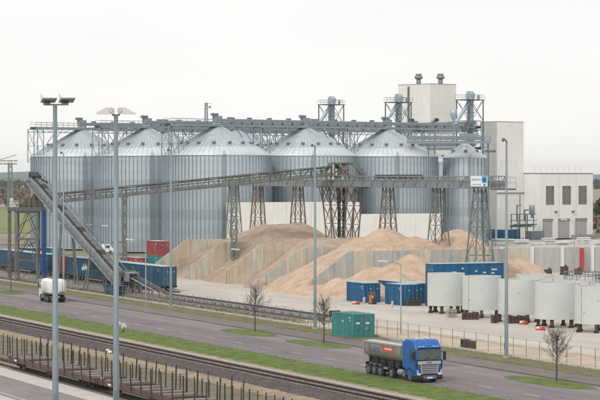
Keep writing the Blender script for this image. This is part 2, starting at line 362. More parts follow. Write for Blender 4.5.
strip('yard_kerb', 117.4, 117.65, -262, A1, .16, M_conc, .3)
strip('yard', 117.65, 330, -262, A1, .01, M_yard)
strip('yard_rear', 119.0, 330, -338, -262, .006, M_yard)
struct('storage_yard', [(-338, 126.5, .002), (-338, 330, .002), (-455, 330, .002), (-455, 150, .002), (-400, 133, .002)], [(4, 3, 2, 1, 0)][::-1], M_yard)
strip('train_bed', 119.0, 126.4, A0, -338, .004, M_ballast2)
struct('rear_yard', [(-455, 170, .0), (-455, 420, .0), (-556, 420, .0), (-556, 250, .0), (-500, 240, .0)], [(4, 3, 2, 1, 0)][::-1], M_yard)
# dashes on the road
for k in range(-8, 22):
    a = -212.9-k*8.05
    o = strip('lane_dash', 92.20, 92.36, a-1.2, a+1.2, .004, M_line)
for a, b0, b1, w in ((-232, 93.0, 95.8, 4.2), (-286, 88.6, 91.2, 6.5), (-196, 97.6, 100.6, 3.4), (-262, 92.6, 96.6, 1.6)): strip('road_patch', b0, b1, a-w, a+w, .004, M_patch)
# far fields
def far_sheet(name, X0, X1, Y0, Y1, z, m): return struct(name, [W(X0, Y0, z), W(X1, Y0, z), W(X1, Y1, z), W(X0, Y1, z)], [(0, 1, 2, 3)], m)
far_sheet('green_field', -420, -60, 720, 1250, -.2, M_field)
far_sheet('brown_field', -600, -90, 1300, 1750, -.2, M_brownfield)
far_sheet('far_road', -420, -60, 600, 612, -.18, M_asphl)
far_sheet('side_field', 150, 900, 700, 1500, -.2, M_brownfield)
# ridges of hills
def ridge(name, dist, h, seed, m, X0, X1, depth=500):
    rnd = random.Random(seed); n = 60; V = []; F = []
    ph = [rnd.uniform(0, 6) for _ in range(4)]
    for i in range(n+1):
        X = X0+(X1-X0)*i/n; u = i/n*10
        hh = h*(.75+.18*math.sin(u*1.3+ph[0])+.1*math.sin(u*3.1+ph[1])+.05*math.sin(u*7+ph[2])+.03*math.sin(u*17+ph[3]))
        V += [W(X, dist, -1), W(X, dist+depth*.5, hh), W(X, dist+depth, -1)]
    for i in range(n): F += [(3*i, 3*i+1, 3*i+4, 3*i+3), (3*i+1, 3*i+2, 3*i+5, 3*i+4)]
    return struct(name, V, F, m)
ridge('hill', 6500, 38, 3, M_hill_haze, -2600, 2600, 1400)
ridge('hills', 4600, 16, 5, M_hill_haze, -1500, 2200, 800)
# distant woods: clumps of crown-sized leaf tufts
def clumps(name, pts, m, kind='stuff', label=None):
    V = []; F = []
    rnd = random.Random(len(pts))
    for (x, y, z, r) in pts:
        for _ in range(7):
            d = Vector((rnd.gauss(0, 1), rnd.gauss(0, 1), rnd.gauss(0, 1))).normalized()*r*rnd.uniform(.3, 1)
            u = Vector((rnd.gauss(0, 1), rnd.gauss(0, 1), rnd.gauss(0, 1))).normalized()*r*.5
            v = u.orthogonal().normalized()*r*.5
            c = Vector((x, y, z))+d; b = len(V); V += [c-u, c+v, c+u, c-v]; F.append((b, b+1, b+2, b+3))
    o = obj(name, mesh(name, V, F, m)); o['kind'] = kind
    if label: o['label'] = label; o['category'] = 'woodland'
    return o
rnd = random.Random(2)
clumps('far_wood', [(*W(rnd.uniform(-900, 900), rnd.uniform(2900, 3300))[:2], rnd.uniform(1, 8), rnd.uniform(3, 6)) for _ in range(2600)], M_forest, label='dark band of woodland along the horizon')
clumps('scrub', [(*W(rnd.uniform(-330, -95), rnd.uniform(1250, 2300))[:2], rnd.uniform(.3, 5.5), rnd.uniform(1.2, 3)) for _ in range(2400)], M_scrub, label='brown winter scrub on the fields at far left')
clumps('scrub_bank', [(*W(rnd.uniform(92, 200), rnd.uniform(700, 1150))[:2], rnd.uniform(.2, 4), rnd.uniform(.8, 2)) for _ in range(1300)], M_scrub, label='brown bank of scrub beyond the low building at right')

# railway tracks
def track(name, label, b0, a0, a1, z):
    t = thing(name, label, 'railway track', (0, b0, z))
    for s in (-1, 1):
        prism('rail', t, [(s*.75-.07, 0), (s*.75+.07, 0), (s*.75+.07, .03), (s*.75+.015, .05), (s*.75+.035, .12), (s*.75+.035, .17), (s*.75-.035, .17), (s*.75-.035, .12), (s*.75-.015, .05), (s*.75-.07, .03)], 'x', a0, a1, M_rail)
    V = []; F = []; a = a1
    while a > a0:
        b = len(V); V += [(a+x, y, z2) for z2 in (-.12, .015) for x, y in ((-.13, -1.3), (.13, -1.3), (.13, 1.3), (-.13, 1.3))]
        F += [tuple(b+i for i in f) for f in BOXF]; a -= .63
    o = obj('sleepers', mesh('sleepers', V, F, M_sleeper), t); o['kind'] = 'stuff'
track('railway_track', 'single railway track on dark ballast between the road verge and the siding', 79.75, -420, -110, .03)
track('siding_track', 'siding track under the flat stake wagons', 61.6, -420, -110, -.02)
track('rear_track', 'track under the blue container train behind the steep conveyor', 122.3, -620, -329, .02)
def stones(name, b0, b1, a0, a1, n, r, m, z, seed, edge=None):
    rnd = random.Random(seed); V = []; F = []
    for _ in range(n):
        a = a0+(a1-a0)*rnd.random(); b = b0+(b1-b0)*rnd.random(); s = r*rnd.uniform(.6, 1.3)
        i = len(V)
        for dx, dy, dz in ((1, 0, 0), (-.4, .9, 0), (-.6, -.8, 0), (0, 0, 1)): V.append((a+dx*s*rnd.uniform(.7, 1.2), b+dy*s*rnd.uniform(.7, 1.2), z+dz*s))
        F += [(i, i+1, i+3), (i+1, i+2, i+3), (i+2, i, i+3)]
    o = obj(name, mesh(name, V, F, m)); o['kind'] = 'stuff'; return o
stones('ballast_stones', 74.6, 81.3, -310, -150, 26000, .07, M_ballast, .01, 1)
def tufts(name, b0, b1, a0, a1, n, h, m, z, seed, dens=None):
    rnd = random.Random(seed); V = []; F = []
    for _ in range(n):
        a = a0+(a1-a0)*rnd.random(); b = b0+(b1-b0)*rnd.random()
        if dens and rnd.random() > dens(a, b): continue
        for _k in range(3):
            ang = rnd.uniform(0, 2*PI); w = .035; hh = h*rnd.uniform(.5, 1.3); lx, ly = math.cos(ang)*hh*.5, math.sin(ang)*hh*.5
            i = len(V); V += [(a-w*math.sin(ang), b+w*math.cos(ang), z), (a+w*math.sin(ang), b-w*math.cos(ang), z), (a+lx, b+ly, z+hh)]; F.append((i, i+1, i+2))
    o = obj(name, mesh(name, V, F, m)); o['kind'] = 'stuff'; return o
def edge(b0, b1, w): return lambda a, b: .5 if min(b-b0, b1-b) < w else .03
from mathutils import noise
def ragged(name, b0, b1, a0, a1, z, m, w0=.18, w1=.18, seed=0, step=.2, rough=.03):
    """ground cover sheet with uneven edges and a slightly lumpy surface"""
    n = int((a1-a0)/step); k = max(2, int((b1-b0)/.5)); V = []; F = []
    for i in range(n+1):
        a = a0+(a1-a0)*i/n
        e0 = b0+w0*(noise.noise((a*.8, seed, 0))+.7*noise.noise((a*2.3, seed, 5))+.6*noise.noise((a*6.1, seed, 7))); e1 = b1+w1*(noise.noise((a*.8, seed, 9))+.7*noise.noise((a*2.3, seed, 3))+.6*noise.noise((a*6.1, seed, 8)))
        for q in range(k+1):
            b = e0+(e1-e0)*q/k; V.append((a, b, z+(rough*(1+noise.noise((a*.9, b*1.2, seed))+.6*noise.noise((a*3, b*3, seed))) if 0 < q < k else 0)))
    for i in range(n):
        for q in range(k): F.append((i*(k+1)+q, (i+1)*(k+1)+q, (i+1)*(k+1)+q+1, i*(k+1)+q+1))
    o = obj(name, mesh(name, V, F, m, True)); o['kind'] = 'structure'; return o
ragged('grass_cover', 82.35, 88.3, -340, -150, .048, M_grass, .2, .22, 1, rough=.05)
ragged('dry_edge', 81.95, 82.75, -340, -150, .125, M_dryp, .05, .3, 2, rough=.012)
ragged('grass_cover', 105.1, 109.15, -420, -150, .108, M_grass2, .25, .05, 3, rough=.05)
ragged('pale_dirt', 71.9, 74.8, -300, -130, .026, M_dryp, .6, .3, 4, rough=.03)
ragged('grass_cover', 63.3, 72.3, -300, -130, .006, M_dry, .1, .5, 6, step=.5, rough=.07)
ragged('dirt_edge', 87.9, 88.45, -340, -150, .053, M_pave, .2, .1, 7, rough=.004)
def edge(b0, b1, w): return lambda a, b: .6 if min(b-b0, b1-b) < w else .16
tufts('grass', 82.2, 88.5, -335, -150, 30000, .085, M_blade, .06, 3, edge(82.2, 88.5, .4))
tufts('grass', 105.0, 109.3, -370, -160, 15000, .11, M_blade2, .10, 4, edge(105, 109.3, .4))
tufts('weeds', 109.8, 113.5, -400, -255, 5000, .16, M_dry, -.01, 6)
# ================================================================== tree islands and street trees
def island(a, name='tree_island'):
    n = 200; V = [(a, 99.25, .10)]; sd = a*.37
    for i in range(n):
        t = 2*PI*i/n; r = 1+.10*noise.noise((math.cos(t)*3+sd, math.sin(t)*3, 1))+.07*noise.noise((math.cos(t)*9+sd, math.sin(t)*9, 4))+.05*noise.noise((math.cos(t)*30+sd, math.sin(t)*30, 4)); x = 6.9*r*math.cos(t); y = 1.9*r*math.copysign(abs(math.sin(t))**.8, math.sin(t)); V.append((a+x, 99.25+y, .012))
    mid = [((v[0]-a)*.6+a, (v[1]-99.25)*.6+99.25, .09+.03*noise.noise((v[0], v[1], 2))) for v in V[1:]]
    V += mid
    F = [(0, n+1+i, n+1+(i+1) % n) for i in range(n)] + [(n+1+i, i+1, (i+1) % n+1, n+1+(i+1) % n) for i in range(n)]
    o = struct(name, V, F, M_grass); o.data.polygons.foreach_set('use_smooth', [True]*len(F))
TREES = [(-341.2, 6.6, 1.7, 'bare street tree at far left, before the white tank lorry'), (-242.9, 6.0, 1.75, 'bare street tree in front of the low belt conveyor, left of the teal container'),
         (-223.6, 5.3, 1.5, 'bare street tree just left of the teal container'), (-174.1, 4.9, 1.75, 'bare street tree at lower right, in front of the mesh fence')]
def bare_tree(a, b, h, rad, label, seed):
    rnd = random.Random(seed); t = thing('street_tree', label, 'tree', (a, b, .09), 0, 'street trees along the road')
    def tube(path, r0, r1, seg=5):
        V = []; F = []
        for i, p in enumerate(path):
            r = r0+(r1-r0)*i/(len(path)-1)
            d = (path[min(i+1, len(path)-1)]-path[max(i-1, 0)]).normalized(); u = d.orthogonal().normalized(); v = d.cross(u)
            for k in range(seg): V.append(p+u*r*math.cos(2*PI*k/seg)+v*r*math.sin(2*PI*k/seg))
        for i in range(len(path)-1):
            for k in range(seg): F.append((i*seg+k, i*seg+(k+1) % seg, (i+1)*seg+(k+1) % seg, (i+1)*seg+k))
        return V, F
    tr = [Vector((rnd.gauss(0, .006)*i, rnd.gauss(0, .006)*i, h*.80*i/8)) for i in range(9)]
    V, F = tube(tr, .085, .03, 7); obj('trunk', mesh('trunk', V, F, M_bark, True), t)
    zc = h*.50
    for k in range(34):
        f = .40+.58*k/34; p0 = Vector((0, 0, 0)); idx = f*8*.999/.8*.8; i = int(idx); p0 = tr[i].lerp(tr[min(i+1, 8)], idx-i)
        ang = k*2.4+rnd.uniform(-.4, .4); up = rnd.uniform(.45, 1.0)+1.3*(f-.4)
        ln = rad*rnd.uniform(.75, 1.1)*(1.0-.45*max(0, f-.5)*2)
        V = []; F = []
        def grow(p, d, ln, r, depth):
            nonlocal V, F
            path = [p]; q = p.copy(); dd = d.copy()
            for s in range(4):
                dd = (dd+Vector((rnd.gauss(0, .16), rnd.gauss(0, .16), rnd.gauss(.05, .12)))).normalized(); q = q+dd*ln/4; path.append(q.copy())
            v, f2 = tube(path, r, r*.4, 4 if depth else 5); o = len(V); V += v; F += [tuple(o+i for i in g) for g in f2]
            if depth < 2:
                for c in range(5 if depth == 0 else 3):
                    s = rnd.randint(1, 4); nd = (dd+Vector((rnd.gauss(0, .6), rnd.gauss(0, .6), rnd.gauss(.15, .4)))).normalized()
                    grow(path[s], nd, ln*rnd.uniform(.4, .65), max(.009, r*.5), depth+1)
        grow(p0, Vector((math.cos(ang), math.sin(ang), up)).normalized(), ln, .026, 0)
        obj('branch', mesh('branch', V, F, M_twig), t)
for i, (a, h, rad, lab) in enumerate(TREES): island(a); bare_tree(a, 100.0, h, rad, lab, 11+i)

# ================================================================== fences
def mesh_fence():
    t = thing('mesh_fence', 'long wire mesh fence with grey posts between the road verge and the yard', 'fence', (0, 109.3, 0))
    box2('kerb_base', t, (-420, -.13, -.1), (-150, .13, .28), M_conc)
    for k in range(104):
        a = -152-k*2.6; rod('post', t, (a, 0, .25), (a, 0, 2.05), .035, M_fencep, 6)
    for z in (.35, 1.15, 1.98): bar('rail_wire', t, (-420, 0, z), (-150, 0, z), .022, M_wire)
    segs = []
    for i in range(7): z = .5+.22*i; segs.append(((-420, 0.04, z), (-150, .04, z)))
    V, F = bars_mesh(segs, .004); o = obj('wire_mesh', mesh('wire_mesh', V, F, M_wire), t); o['kind'] = 'stuff'
mesh_fence()
def post_fence():
    t = thing('post_fence', 'row of dark green posts with strand wires beside the siding', 'fence', (0, 64.2, 0))
    for k in range(72):
        a = -136-k*1.62; bar('post', t, (a, 0, -.05), (a+random.gauss(0, .02), random.gauss(0, .02), 2.2), .075, M_green)
    for z in (.5, 1.2, 1.9, 2.1): bar('wire', t, (-252, 0, z), (-136, 0, z), .008, M_wire)
post_fence()
# ================================================================== BUILDINGS at the right
GR = R(17.4); D1 = Vector((-25.5, -8.0, 0)); D2 = Vector((-8.0, 25.5, 0)); S3 = Vector((-492.7, 193.4, 0))
def clad(t, name, w, d, h, m, px=3.2, pz=None, ml=None):
    """building body with recessed joints: panels on the faces in view, a core behind"""
    box2('core', t, (-d+.1, .1, -.3), (-.12, w-.1, h-.15), M_core)
    rows = pz or 1
    def panels(n, f):
        for i in range(n):
            for k in range(rows): f(i, k, h*k/rows, h*(k+1)/rows)
    nf = max(1, round(w/px)); ns = max(1, round(d/px)); g = .012
    def fr(i, k, z0, z1): box2(name, t, (-.12, w*i/nf+g, z0+g), (0, w*(i+1)/nf-g, z1-g), m)
    def lf(i, k, z0, z1): box2(name, t, (-d*(i+1)/ns+g, 0, z0+g), (-d*i/ns-g, .12, z1-g), ml or m)
    def rf(i, k, z0, z1): box2(name, t, (-d*(i+1)/ns+g, w-.12, z0+g), (-d*i/ns-g, w, z1-g), m)
    panels(nf, fr); panels(ns, lf); panels(ns, rf)
    box2('roof', t, (-d+.05, .05, h-.15), (-.05, w-.05, h-.02), M_coping)
    for lo, hi in (((-.16, -.04, h), (.05, w+.04, h+.18)), ((-d-.04, -.04, h), (-.16, .16, h+.18)), ((-d-.04, w-.16, h), (-.16, w+.04, h+.18)), ((-d-.04, .16, h), (-d+.16, w-.16, h+.18))): box2('coping', t, lo, hi, M_coping)
# low building with louvres and roller doors
t = thing('service_building', 'low white building with three louvred windows above three roller doors', 'building', (-566.4, 319.9, 0), GR)
w3, d3, h3 = 22.1, 24, 18.3
box2('wall', t, (-d3, 0, 0), (-.6, w3, h3), M_bld)
doors = [(1.0, 5.5), (7.4, 12.6), (14.6, 19.9)]; loz = [(2.4, 6.9), (9.7, 14.2), (16.9, 21.0)]
# front skin pieces around the openings (0.6 m deep reveals)
ys = [0, 1.0, 5.5, 7.4, 12.6, 14.6, 19.9, w3]
for i in range(0, 8, 2): box2('pier', t, (-.6, ys[i], 0), (0, ys[i+1], 5.6), M_bld)
box2('front_panel', t, (-.6, 0, 5.6), (0, w3, 9.55), M_bld)
ys = [0, 2.4, 5.9, 9.2, 12.9, 16.0, 19.6, w3]
lz0, lz1 = 9.55, 14.9
for i in range(0, 8, 2): box2('pier', t, (-.6, ys[i], lz0), (0, ys[i+1], lz1), M_bld)
box2('front_panel', t, (-.6, 0, lz1), (0, w3, h3), M_bld)
for y0, y1 in ((2.4, 5.9), (9.2, 12.9), (16.0, 19.6)):
    fo = thing_ = box2('louvre', t, (-.58, y0+.02, lz0+.02), (-.45, y1-.02, lz1-.02), M_coping)
    for k in range(14):
        z = lz0+.2+k*(lz1-lz0-.3)/14
        o = box('slat', t, (-.25, (y0+y1)/2, z+.15), (.30, y1-y0-.06, .05), M_louvre, (0, R(38), 0))
    for y in (y0+.06, (y0+y1)/2, y1-.06): box2('mullion', t, (-.12, y-.06, lz0), (-.06, y+.06, lz1), M_louvre)
for y0, y1 in doors:
    box2('door_head', t, (-.55, y0, 5.0), (-.2, y1, 5.58), M_louvre)
    for k in range(10): box2('door_slat', t, (-.5+.012*(k % 2), y0+.03, .05+k*.495), (-.38+.012*(k % 2), y1-.03, .05+k*.495+.47), M_roller)
for y in (6.5, 13.6):
    l = box2('wall_lamp', t, (0.0, y-.55, 7.6), (.55, y+.55, 7.85), M_coping); box2('wall_lamp', t, (0, y-.2, 7.3), (.25, y+.2, 7.6), M_dark)
for lo, hi in (((-.3, -.06, h3), (.08, w3+.06, h3+.3)), ((-d3, -.06, h3), (-.3, .2, h3+.3)), ((-d3, w3-.2, h3), (-.3, w3+.06, h3+.3))): box2('coping', t, lo, hi, M_coping)
for y in (8.0, 15.0): box2('joint', t, (.0, y-.03, 5.7), (.004, y+.03, h3), M_coping)
for k in range(9):                       # thin rods on the roof edge
    rod('lightning_rod', t, (-3, 1+k*2.4, h3), (-3, 1+k*2.4, h3+2.2), .035, M_galv, 5)
# stair tower
t = thing('stair_tower', 'tall slim white tower standing beside the low building with roller doors', 'tower', (-569.1, 307.6, 0), GR)
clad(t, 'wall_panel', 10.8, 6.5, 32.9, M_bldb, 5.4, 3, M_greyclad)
box2('pipe', t, (-4.6, -.25, 24.6), (-.5, -.05, 25.0), M_galvd); box2('pipe', t, (.02, 0, 12.8), (.2, 10.8, 13.05), M_galvd)
rod('downpipe', t, (.12, 9.2, 0), (.12, 9.2, 12.6), .09, M_galvd)
# tall process tower
t = thing('process_tower', 'tallest white block rising behind the silos with two roof vents', 'tower', (-626.1, 315.4, 0), GR)
clad(t, 'wall_panel', 11.1, 14.2, 45.7, M_bldb, 3.7, 5)
box2('duct', t, (-9.6, -.42, 30), (-9.1, -.02, 45.2), M_galvd)
for x, y, in ((-8.2, 3.0), (-3.2, 7.5)):
    v = rod('roof_vent', t, (x, y, 45.8), (x, y, 47.6), .75, M_galv, 12)
    rod('vent_neck', t, (x, y, 47.6), (x, y, 48.5), 1.25, M_galv, 14); rod('vent_cap', t, (x, y, 48.5), (x, y, 49.2), .95, M_galv, 12)
for y in (-.5, 4.6):
    rod('exhaust_hood', t, (-7.4 if y < 0 else .5, y if y < 0 else 1.5, 32.4), (-7.4 if y < 0 else .5, y if y < 0 else 1.5, 34.6), .5, M_dark, 10)
    rod('exhaust_hood', t, (-7.4 if y < 0 else .9, y-.9 if y < 0 else 1.5, 34.8), (-7.4 if y < 0 else .9, y+.4 if y < 0 else 2.4, 34.8), .5, M_dark, 10)
# pipework yard in front of the tower
t = thing('pipe_rack', 'dark pipework rack with a small silo tank beside the slim tower', 'pipe rack', (-560.5, 307.5, 0), GR)
for x in (0, 2.4):
    for y in (0, 3.2, 6.4): bar('post', t, (x, y, 0), (x, y, 7.2), .22, M_galvd)
for z in (3.6, 5.4, 7.1):
    for x in (0, 2.4): bar('beam', t, (x, -.5, z), (x, 7.6, z), .2, M_galvd)
    for y in (0, 3.2, 6.4): bar('cross_beam', t, (0, y, z), (2.4, y, z), .16, M_galvd)
for k in range(5): rod('pipe', t, (.3+.45*k, -1, 3.9+.1*k), (.3+.45*k, 8, 3.9+.1*k), .16, M_galv if k % 2 else M_galvd)
for y, z in ((1.2, 9.6), (4.2, 8.3)): rod('pipe', t, (1, y, 5.5), (1, y, z), .22, M_galvd); rod('pipe', t, (1, y, z), (1, y+1.6, z), .22, M_galv)
rod('tank', t, (1.2, 7.0, 7.2), (1.2, 7.0, 9.6), .8, M_galv, 14); rod('tank_cone', t, (1.2, 7.0, 6.0), (1.2, 7.0, 7.2), .4, M_galv, 12)
# low dark barrier in front of the roller doors
t = thing('low_barrier', 'low dark barrier wall in front of the roller doors', 'barrier', (-559.5, 326.0, 0), GR)
for k in range(5): box2('barrier_panel', t, (0, k*3.3, 0), (.25, k*3.3+3.25, 1.25), M_coping)

# ================================================================== white hall in front of the silos
def hall(name, label, b0, b1, h):
    t = thing(name, label, 'building', (-468.7, b0, 0)); w = b1-b0; n = round(w/6)
    box2('core', t, (-6, .02, 0), (-.2, w-.02, h-.2), M_core)
    for i in range(n): box2('wall_panel', t, (-.2, w*i/n+.02, 0), (0, w*(i+1)/n-.02, h), M_white_hall)
    box2('side_wall', t, (-6, -.15, 0), (-.2, 0, h), M_white_hall); box2('side_wall', t, (-6, w, 0), (-.2, w+.15, h), M_white_hall)
    box2('roof', t, (-6.1, -.1, h-.2), (-.2, w+.1, h), M_white_hall)
hall('storage_hall', 'taller white panelled hall standing before the silos, behind the brown sand heap', 188.7, 218.3, 11.9)
hall('storage_hall', 'lower white panelled hall to the right, behind the pale sand peak', 218.6, 239.2, 9.1)

# ================================================================== SILOS
def cone_roof(Rr, ze, za):
    return lathe_mesh('roof', [(Rr*.74, ze+(za-ze)*.27), (1.15, za-.25), (1.15, za+.35), (.9, za+.55), (0.01, za+.6)], 72, M_roof)
SM = {}
def silo(p, Rr, ze, za, label, ns=80, group='steel grain silos'):
    t = thing('grain_silo', label, 'silo', (p[0], p[1], 0), GR, group)
    k = (Rr, ze)
    if k not in SM:
        prof = []
        n = 20; dz = ze/n
        for i in range(n+1): prof.append((Rr, dz*i))
        wall = lathe_mesh('wall', prof, 96, M_silo)
        roof = cone_roof(Rr+.25, ze, za)
        skirt = lathe_mesh('roof_skirt', [(Rr+.3, ze-.12), (Rr+.3, ze+.02), ((Rr+.25)*.735, ze+(za-ze)*.275)], 72, M_skirt)
        segs = []
        for i in range(60):
            a = 2*PI*i/60; c, s = math.cos(a), math.sin(a)
            segs.append((((Rr+.28)*c, (Rr+.28)*s, ze+.05), (1.2*c, 1.2*s, za-.2)))
        V, F = bars_mesh(segs, .045); seam = mesh('roof_seams', V, F, M_roof)
        vent = lathe_mesh('roof_vent', [(.32, -.3), (.32, .55), (.5, .55), (.42, .85), (.01, .95)], 10, M_galv)
        SM[k] = (wall, roof, skirt, seam, vent)
    wall, roof, skirt, seam, vent = SM[k]
    obj('wall', wall, t); obj('roof', roof, t); obj('roof_skirt', skirt, t)
    o = obj('roof_seams', seam, t); o['kind'] = 'stuff'
    for i in range(ns):
        a = 2*PI*(i+.5)/ns; box('stiffener', t, ((Rr+.09)*math.cos(a), (Rr+.09)*math.sin(a), ze/2-.1), (.20, .15, ze-.2), M_stiff, (0, 0, a))
    nv = 14 if Rr > 8 else 6
    for i in range(nv):
        a = 2*PI*(i+.3)/nv; rr = Rr*.66; obj('roof_vent', vent, t, (rr*math.cos(a), rr*math.sin(a), ze+(za-ze)*.335))
    # inspection ladder on the wall and roof
    a = -.55; c, s = math.cos(a), math.sin(a); segs = []
    for d in (-.25, .25): segs.append((((Rr+.35)*c-d*s, (Rr+.35)*s+d*c, .3), ((Rr+.35)*c-d*s, (Rr+.35)*s+d*c, ze+1)))
    z = .5
    while z < ze+.8: segs.append((((Rr+.35)*c+.25*s, (Rr+.35)*s-.25*c, z), ((Rr+.35)*c-.25*s, (Rr+.35)*s+.25*c, z))); z += .35
    V, F = bars_mesh(segs, .05); obj('ladder', mesh('ladder', V, F, M_galvd), t)
    return t
SN = [['steel silo at the front corner of the group, behind the first sand bays', 'second steel silo of the front row, behind the taller white hall', 'third steel silo of the front row, behind the lower white hall'],
      ['steel silo second from the left, behind the rising conveyor', 'steel silo roof half hidden between the front corner silo and its right neighbour', 'steel silo hidden behind the second front silo, seen by its roof'],
      ['leftmost steel silo, behind the steep conveyor', 'steel silo roof at the rear, seen between the two left silos', 'rearmost steel silo of the block, seen by its roof']]
for i in range(3):
    for j in range(3): silo(S3+D1*i+D2*j, 12.4, 22.6, 29.4, SN[i][j])
S6 = Vector((-502, 262.4, 0)); silo(S6, 5.2, 22.3, 25.6, 'slim steel silo at the right end, beside the slim white tower', 26)
silo(Vector((-572.5, 288.4, 0)), 6, 21.6, 25.2, 'small steel silo at the rear, below the tall white block', 26)

# walkways and conveyors over the silo rows
def row_bridge(i, label, clabel):
    ang = math.atan2(D2.y, D2.x); base = S3+D1*i; Ld = D2.length
    t = thing('silo_walkway', label, 'walkway', (base.x, base.y, 29.6), ang, 'walkways over the silo rows')
    x0, x1, hw = -14.4, Ld*3.0-2.5, 1.25
    box2('deck', t, (x0, -hw, 0), (x1, hw, .12), M_grating)
    for y in (-hw, hw):
        box2('beam', t, (x0, y-.09, -.45), (x1, y+.09, 0), M_galv)
        railing(t, (x0, y, .12), (x1, y, .12), 1.1, 1.6, M_galv, .055, 1)
    # truss under the deck
    for y in (-hw, hw):
        bar('bottom_chord', t, (x0, y, -1.15), (x1, y, -1.15), .12, M_galv)
        n = int((x1-x0)/2.4)
        for k in range(n):
            xa, xb = x0+(x1-x0)*k/n, x0+(x1-x0)*(k+1)/n
            bar('truss_brace', t, (xa, y, -.4 if k % 2 else -1.15), (xb, y, -1.15 if k % 2 else -.4), .07, M_galv)
    # support frames: at the outer end and between silos
    for x in (-13.6, Ld*.5, Ld*1.5, Ld*2.45):
        zb = -8.6
        for sx in (-1.4, 1.4):
            for y in (-hw, hw): bar('leg', t, (x+sx, y*1.1, zb), (x+sx, y, -.4), .16, M_galv)
        nz = 2
        for k in range(nz):
            z0, z1 = zb+(-.5-zb)*k/nz, zb+(-.5-zb)*(k+1)/nz
            for y in (-hw, hw):
                bar('brace', t, (x-1.4, y, z0), (x+1.4, y, z1), .08, M_galv)
                bar('strut', t, (x-1.4, y, z1), (x+1.4, y, z1), .11, M_galv)
            for sx in (-1.4, 1.4): bar('brace', t, (x+sx, -hw, z0), (x+sx, hw, z1), .1, M_galv)
    # raking braces at the silo shoulders
    for x in (-6.5, 6.5, Ld-6.5, Ld+6.5, 2*Ld-6.5, 2*Ld+6.5):
        for y in (-hw, hw): bar('raker', t, (x, y, -.4), (x+(4.5 if x in (-6.5, Ld-6.5, 2*Ld-6.5) else -4.5)*-1, y, -5.8), .13, M_galv)
    # conveyors: enclosed troughs feeding each silo
    for j in range(3):
        c = thing('chain_conveyor', clabel[j], 'conveyor', (base.x+D2.x*j, base.y+D2.y*j, 29.72), ang, 'chain conveyors on the silo walkways')
        L2 = Ld-.6
        box2('trough', c, (1.0, -.55, .35+.18), (L2, .15, 1.15), M_galv)
        for k in range(8): box2('cover', c, (1.1+k*(L2-1.2)/8, -.6, 1.15), (1.0+(k+1)*(L2-1.2)/8, .2, 1.24), M_roof)
        for k in range(9): box2('foot', c, (1.1+k*(L2-1.4)/8-.06, -.5, 0), (1.1+k*(L2-1.4)/8+.06, .1, .53), M_galvd)
        box2('drive_head', c, (-.9, -.75, .3), (1.0, .55, 1.85), M_galv); box2('motor', c, (-1.5, -.45, 1.85), (.1, .35, 2.45), M_galvd)
        rod('motor_cap', c, (-1.7, -.05, 2.2), (-.9, -.05, 2.2), .34, M_galv, 10)
        rod('chute', c, (0, 0, -.9), (0, 0, .35), .45, M_galv, 10)
        for k in range(4): box2('inspection_box', c, (3+k*6, -.5, 1.24), (4.1+k*6, .1, 1.62), M_galvd)
RN = ['front', 'middle', 'rear']
for i in range(3):
    row_bridge(i, f'steel walkway over the {RN[i]} row of silos', [f'enclosed conveyor leaving the {q} silo roof of the {RN[i]} row' for q in ('first', 'second', 'third')])
# bucket elevator towers
T1 = Vector((-523.7, 275.2, 0))
def elevator(i, label, elabel):
    p = T1+D1*i; ang = math.atan2(D2.y, D2.x)
    t = thing('elevator_tower', label, 'steel tower', (p.x, p.y, 0), ang, 'elevator towers behind the silos')
    frame_tower(t, rect(0, 0, 2.7, 2.1, 0), rect(0, 0, 2.7, 2.1, 37.2), 7, .24, .12, M_galvd)
    box2('platform', t, (-3.0, -2.4, 37.2), (3.0, 2.4, 37.38), M_grating)
    for p0, p1 in (((-3, -2.4), (3, -2.4)), ((3, -2.4), (3, 2.4)), ((3, 2.4), (-3, 2.4)), ((-3, 2.4), (-3, -2.4))):
        railing(t, (*p0, 37.38), (*p1, 37.38), 1.15, 1.2, M_galv, .05)
    box2('platform', t, (-2.9, -2.3, 29.4), (2.9, 2.3, 29.55), M_grating); railing(t, (-2.9, -2.3, 29.55), (2.9, -2.3, 29.55), 1.1, 1.2, M_galv, .05)
    e = thing('bucket_elevator', elabel, 'elevator', (p.x, p.y, 0), ang, 'bucket elevators in the towers')
    for y in (-.1, .9):
        box2('casing', e, (.1, y-.38, 0), (.9, y+.38, 37.6), M_spout)
        for k in range(9): box2('flange', e, (.03, y-.45, 4*k+2), (.97, y+.45, 4*k+2.14), M_galvd)
    box2('head', e, (-.1, -.6, 37.6), (1.1, 1.4, 38.7), M_spout); rod('head_drum', e, (-.15, .4, 38.7), (1.15, .4, 38.7), .9, M_spout, 16)
    rod('motor', e, (1.1, .4, 38.6), (2.0, .4, 38.6), .32, M_galvd, 10)
    rod('spout', e, (-.1, -.6, 37.4), (-6.0, -1.0, 31.4), .46, M_spout, 12); rod('spout', e, (-6.0, -1.0, 31.4), (-6.0, -1.0, 30.0), .46, M_spout, 12)
    rod('spout', e, (.9, 1.4, 37.2), (1.8, 1.9, 32), .3, M_galv, 10)
    rod('vent', e, (1.9, -1.2, 37.38), (1.9, -1.2, 38.6), .3, M_galv, 8)
for i, q in enumerate(('rightmost lattice tower, beside the slim silo', 'middle lattice tower, just left of the tall white block', 'left lattice tower, above the second front silo')):
    elevator(i, q, ['grey bucket elevator with a slanting spout in the rightmost tower', 'grey bucket elevator with a slanting spout in the middle tower', 'grey bucket elevator with a slanting spout in the left tower'][i])
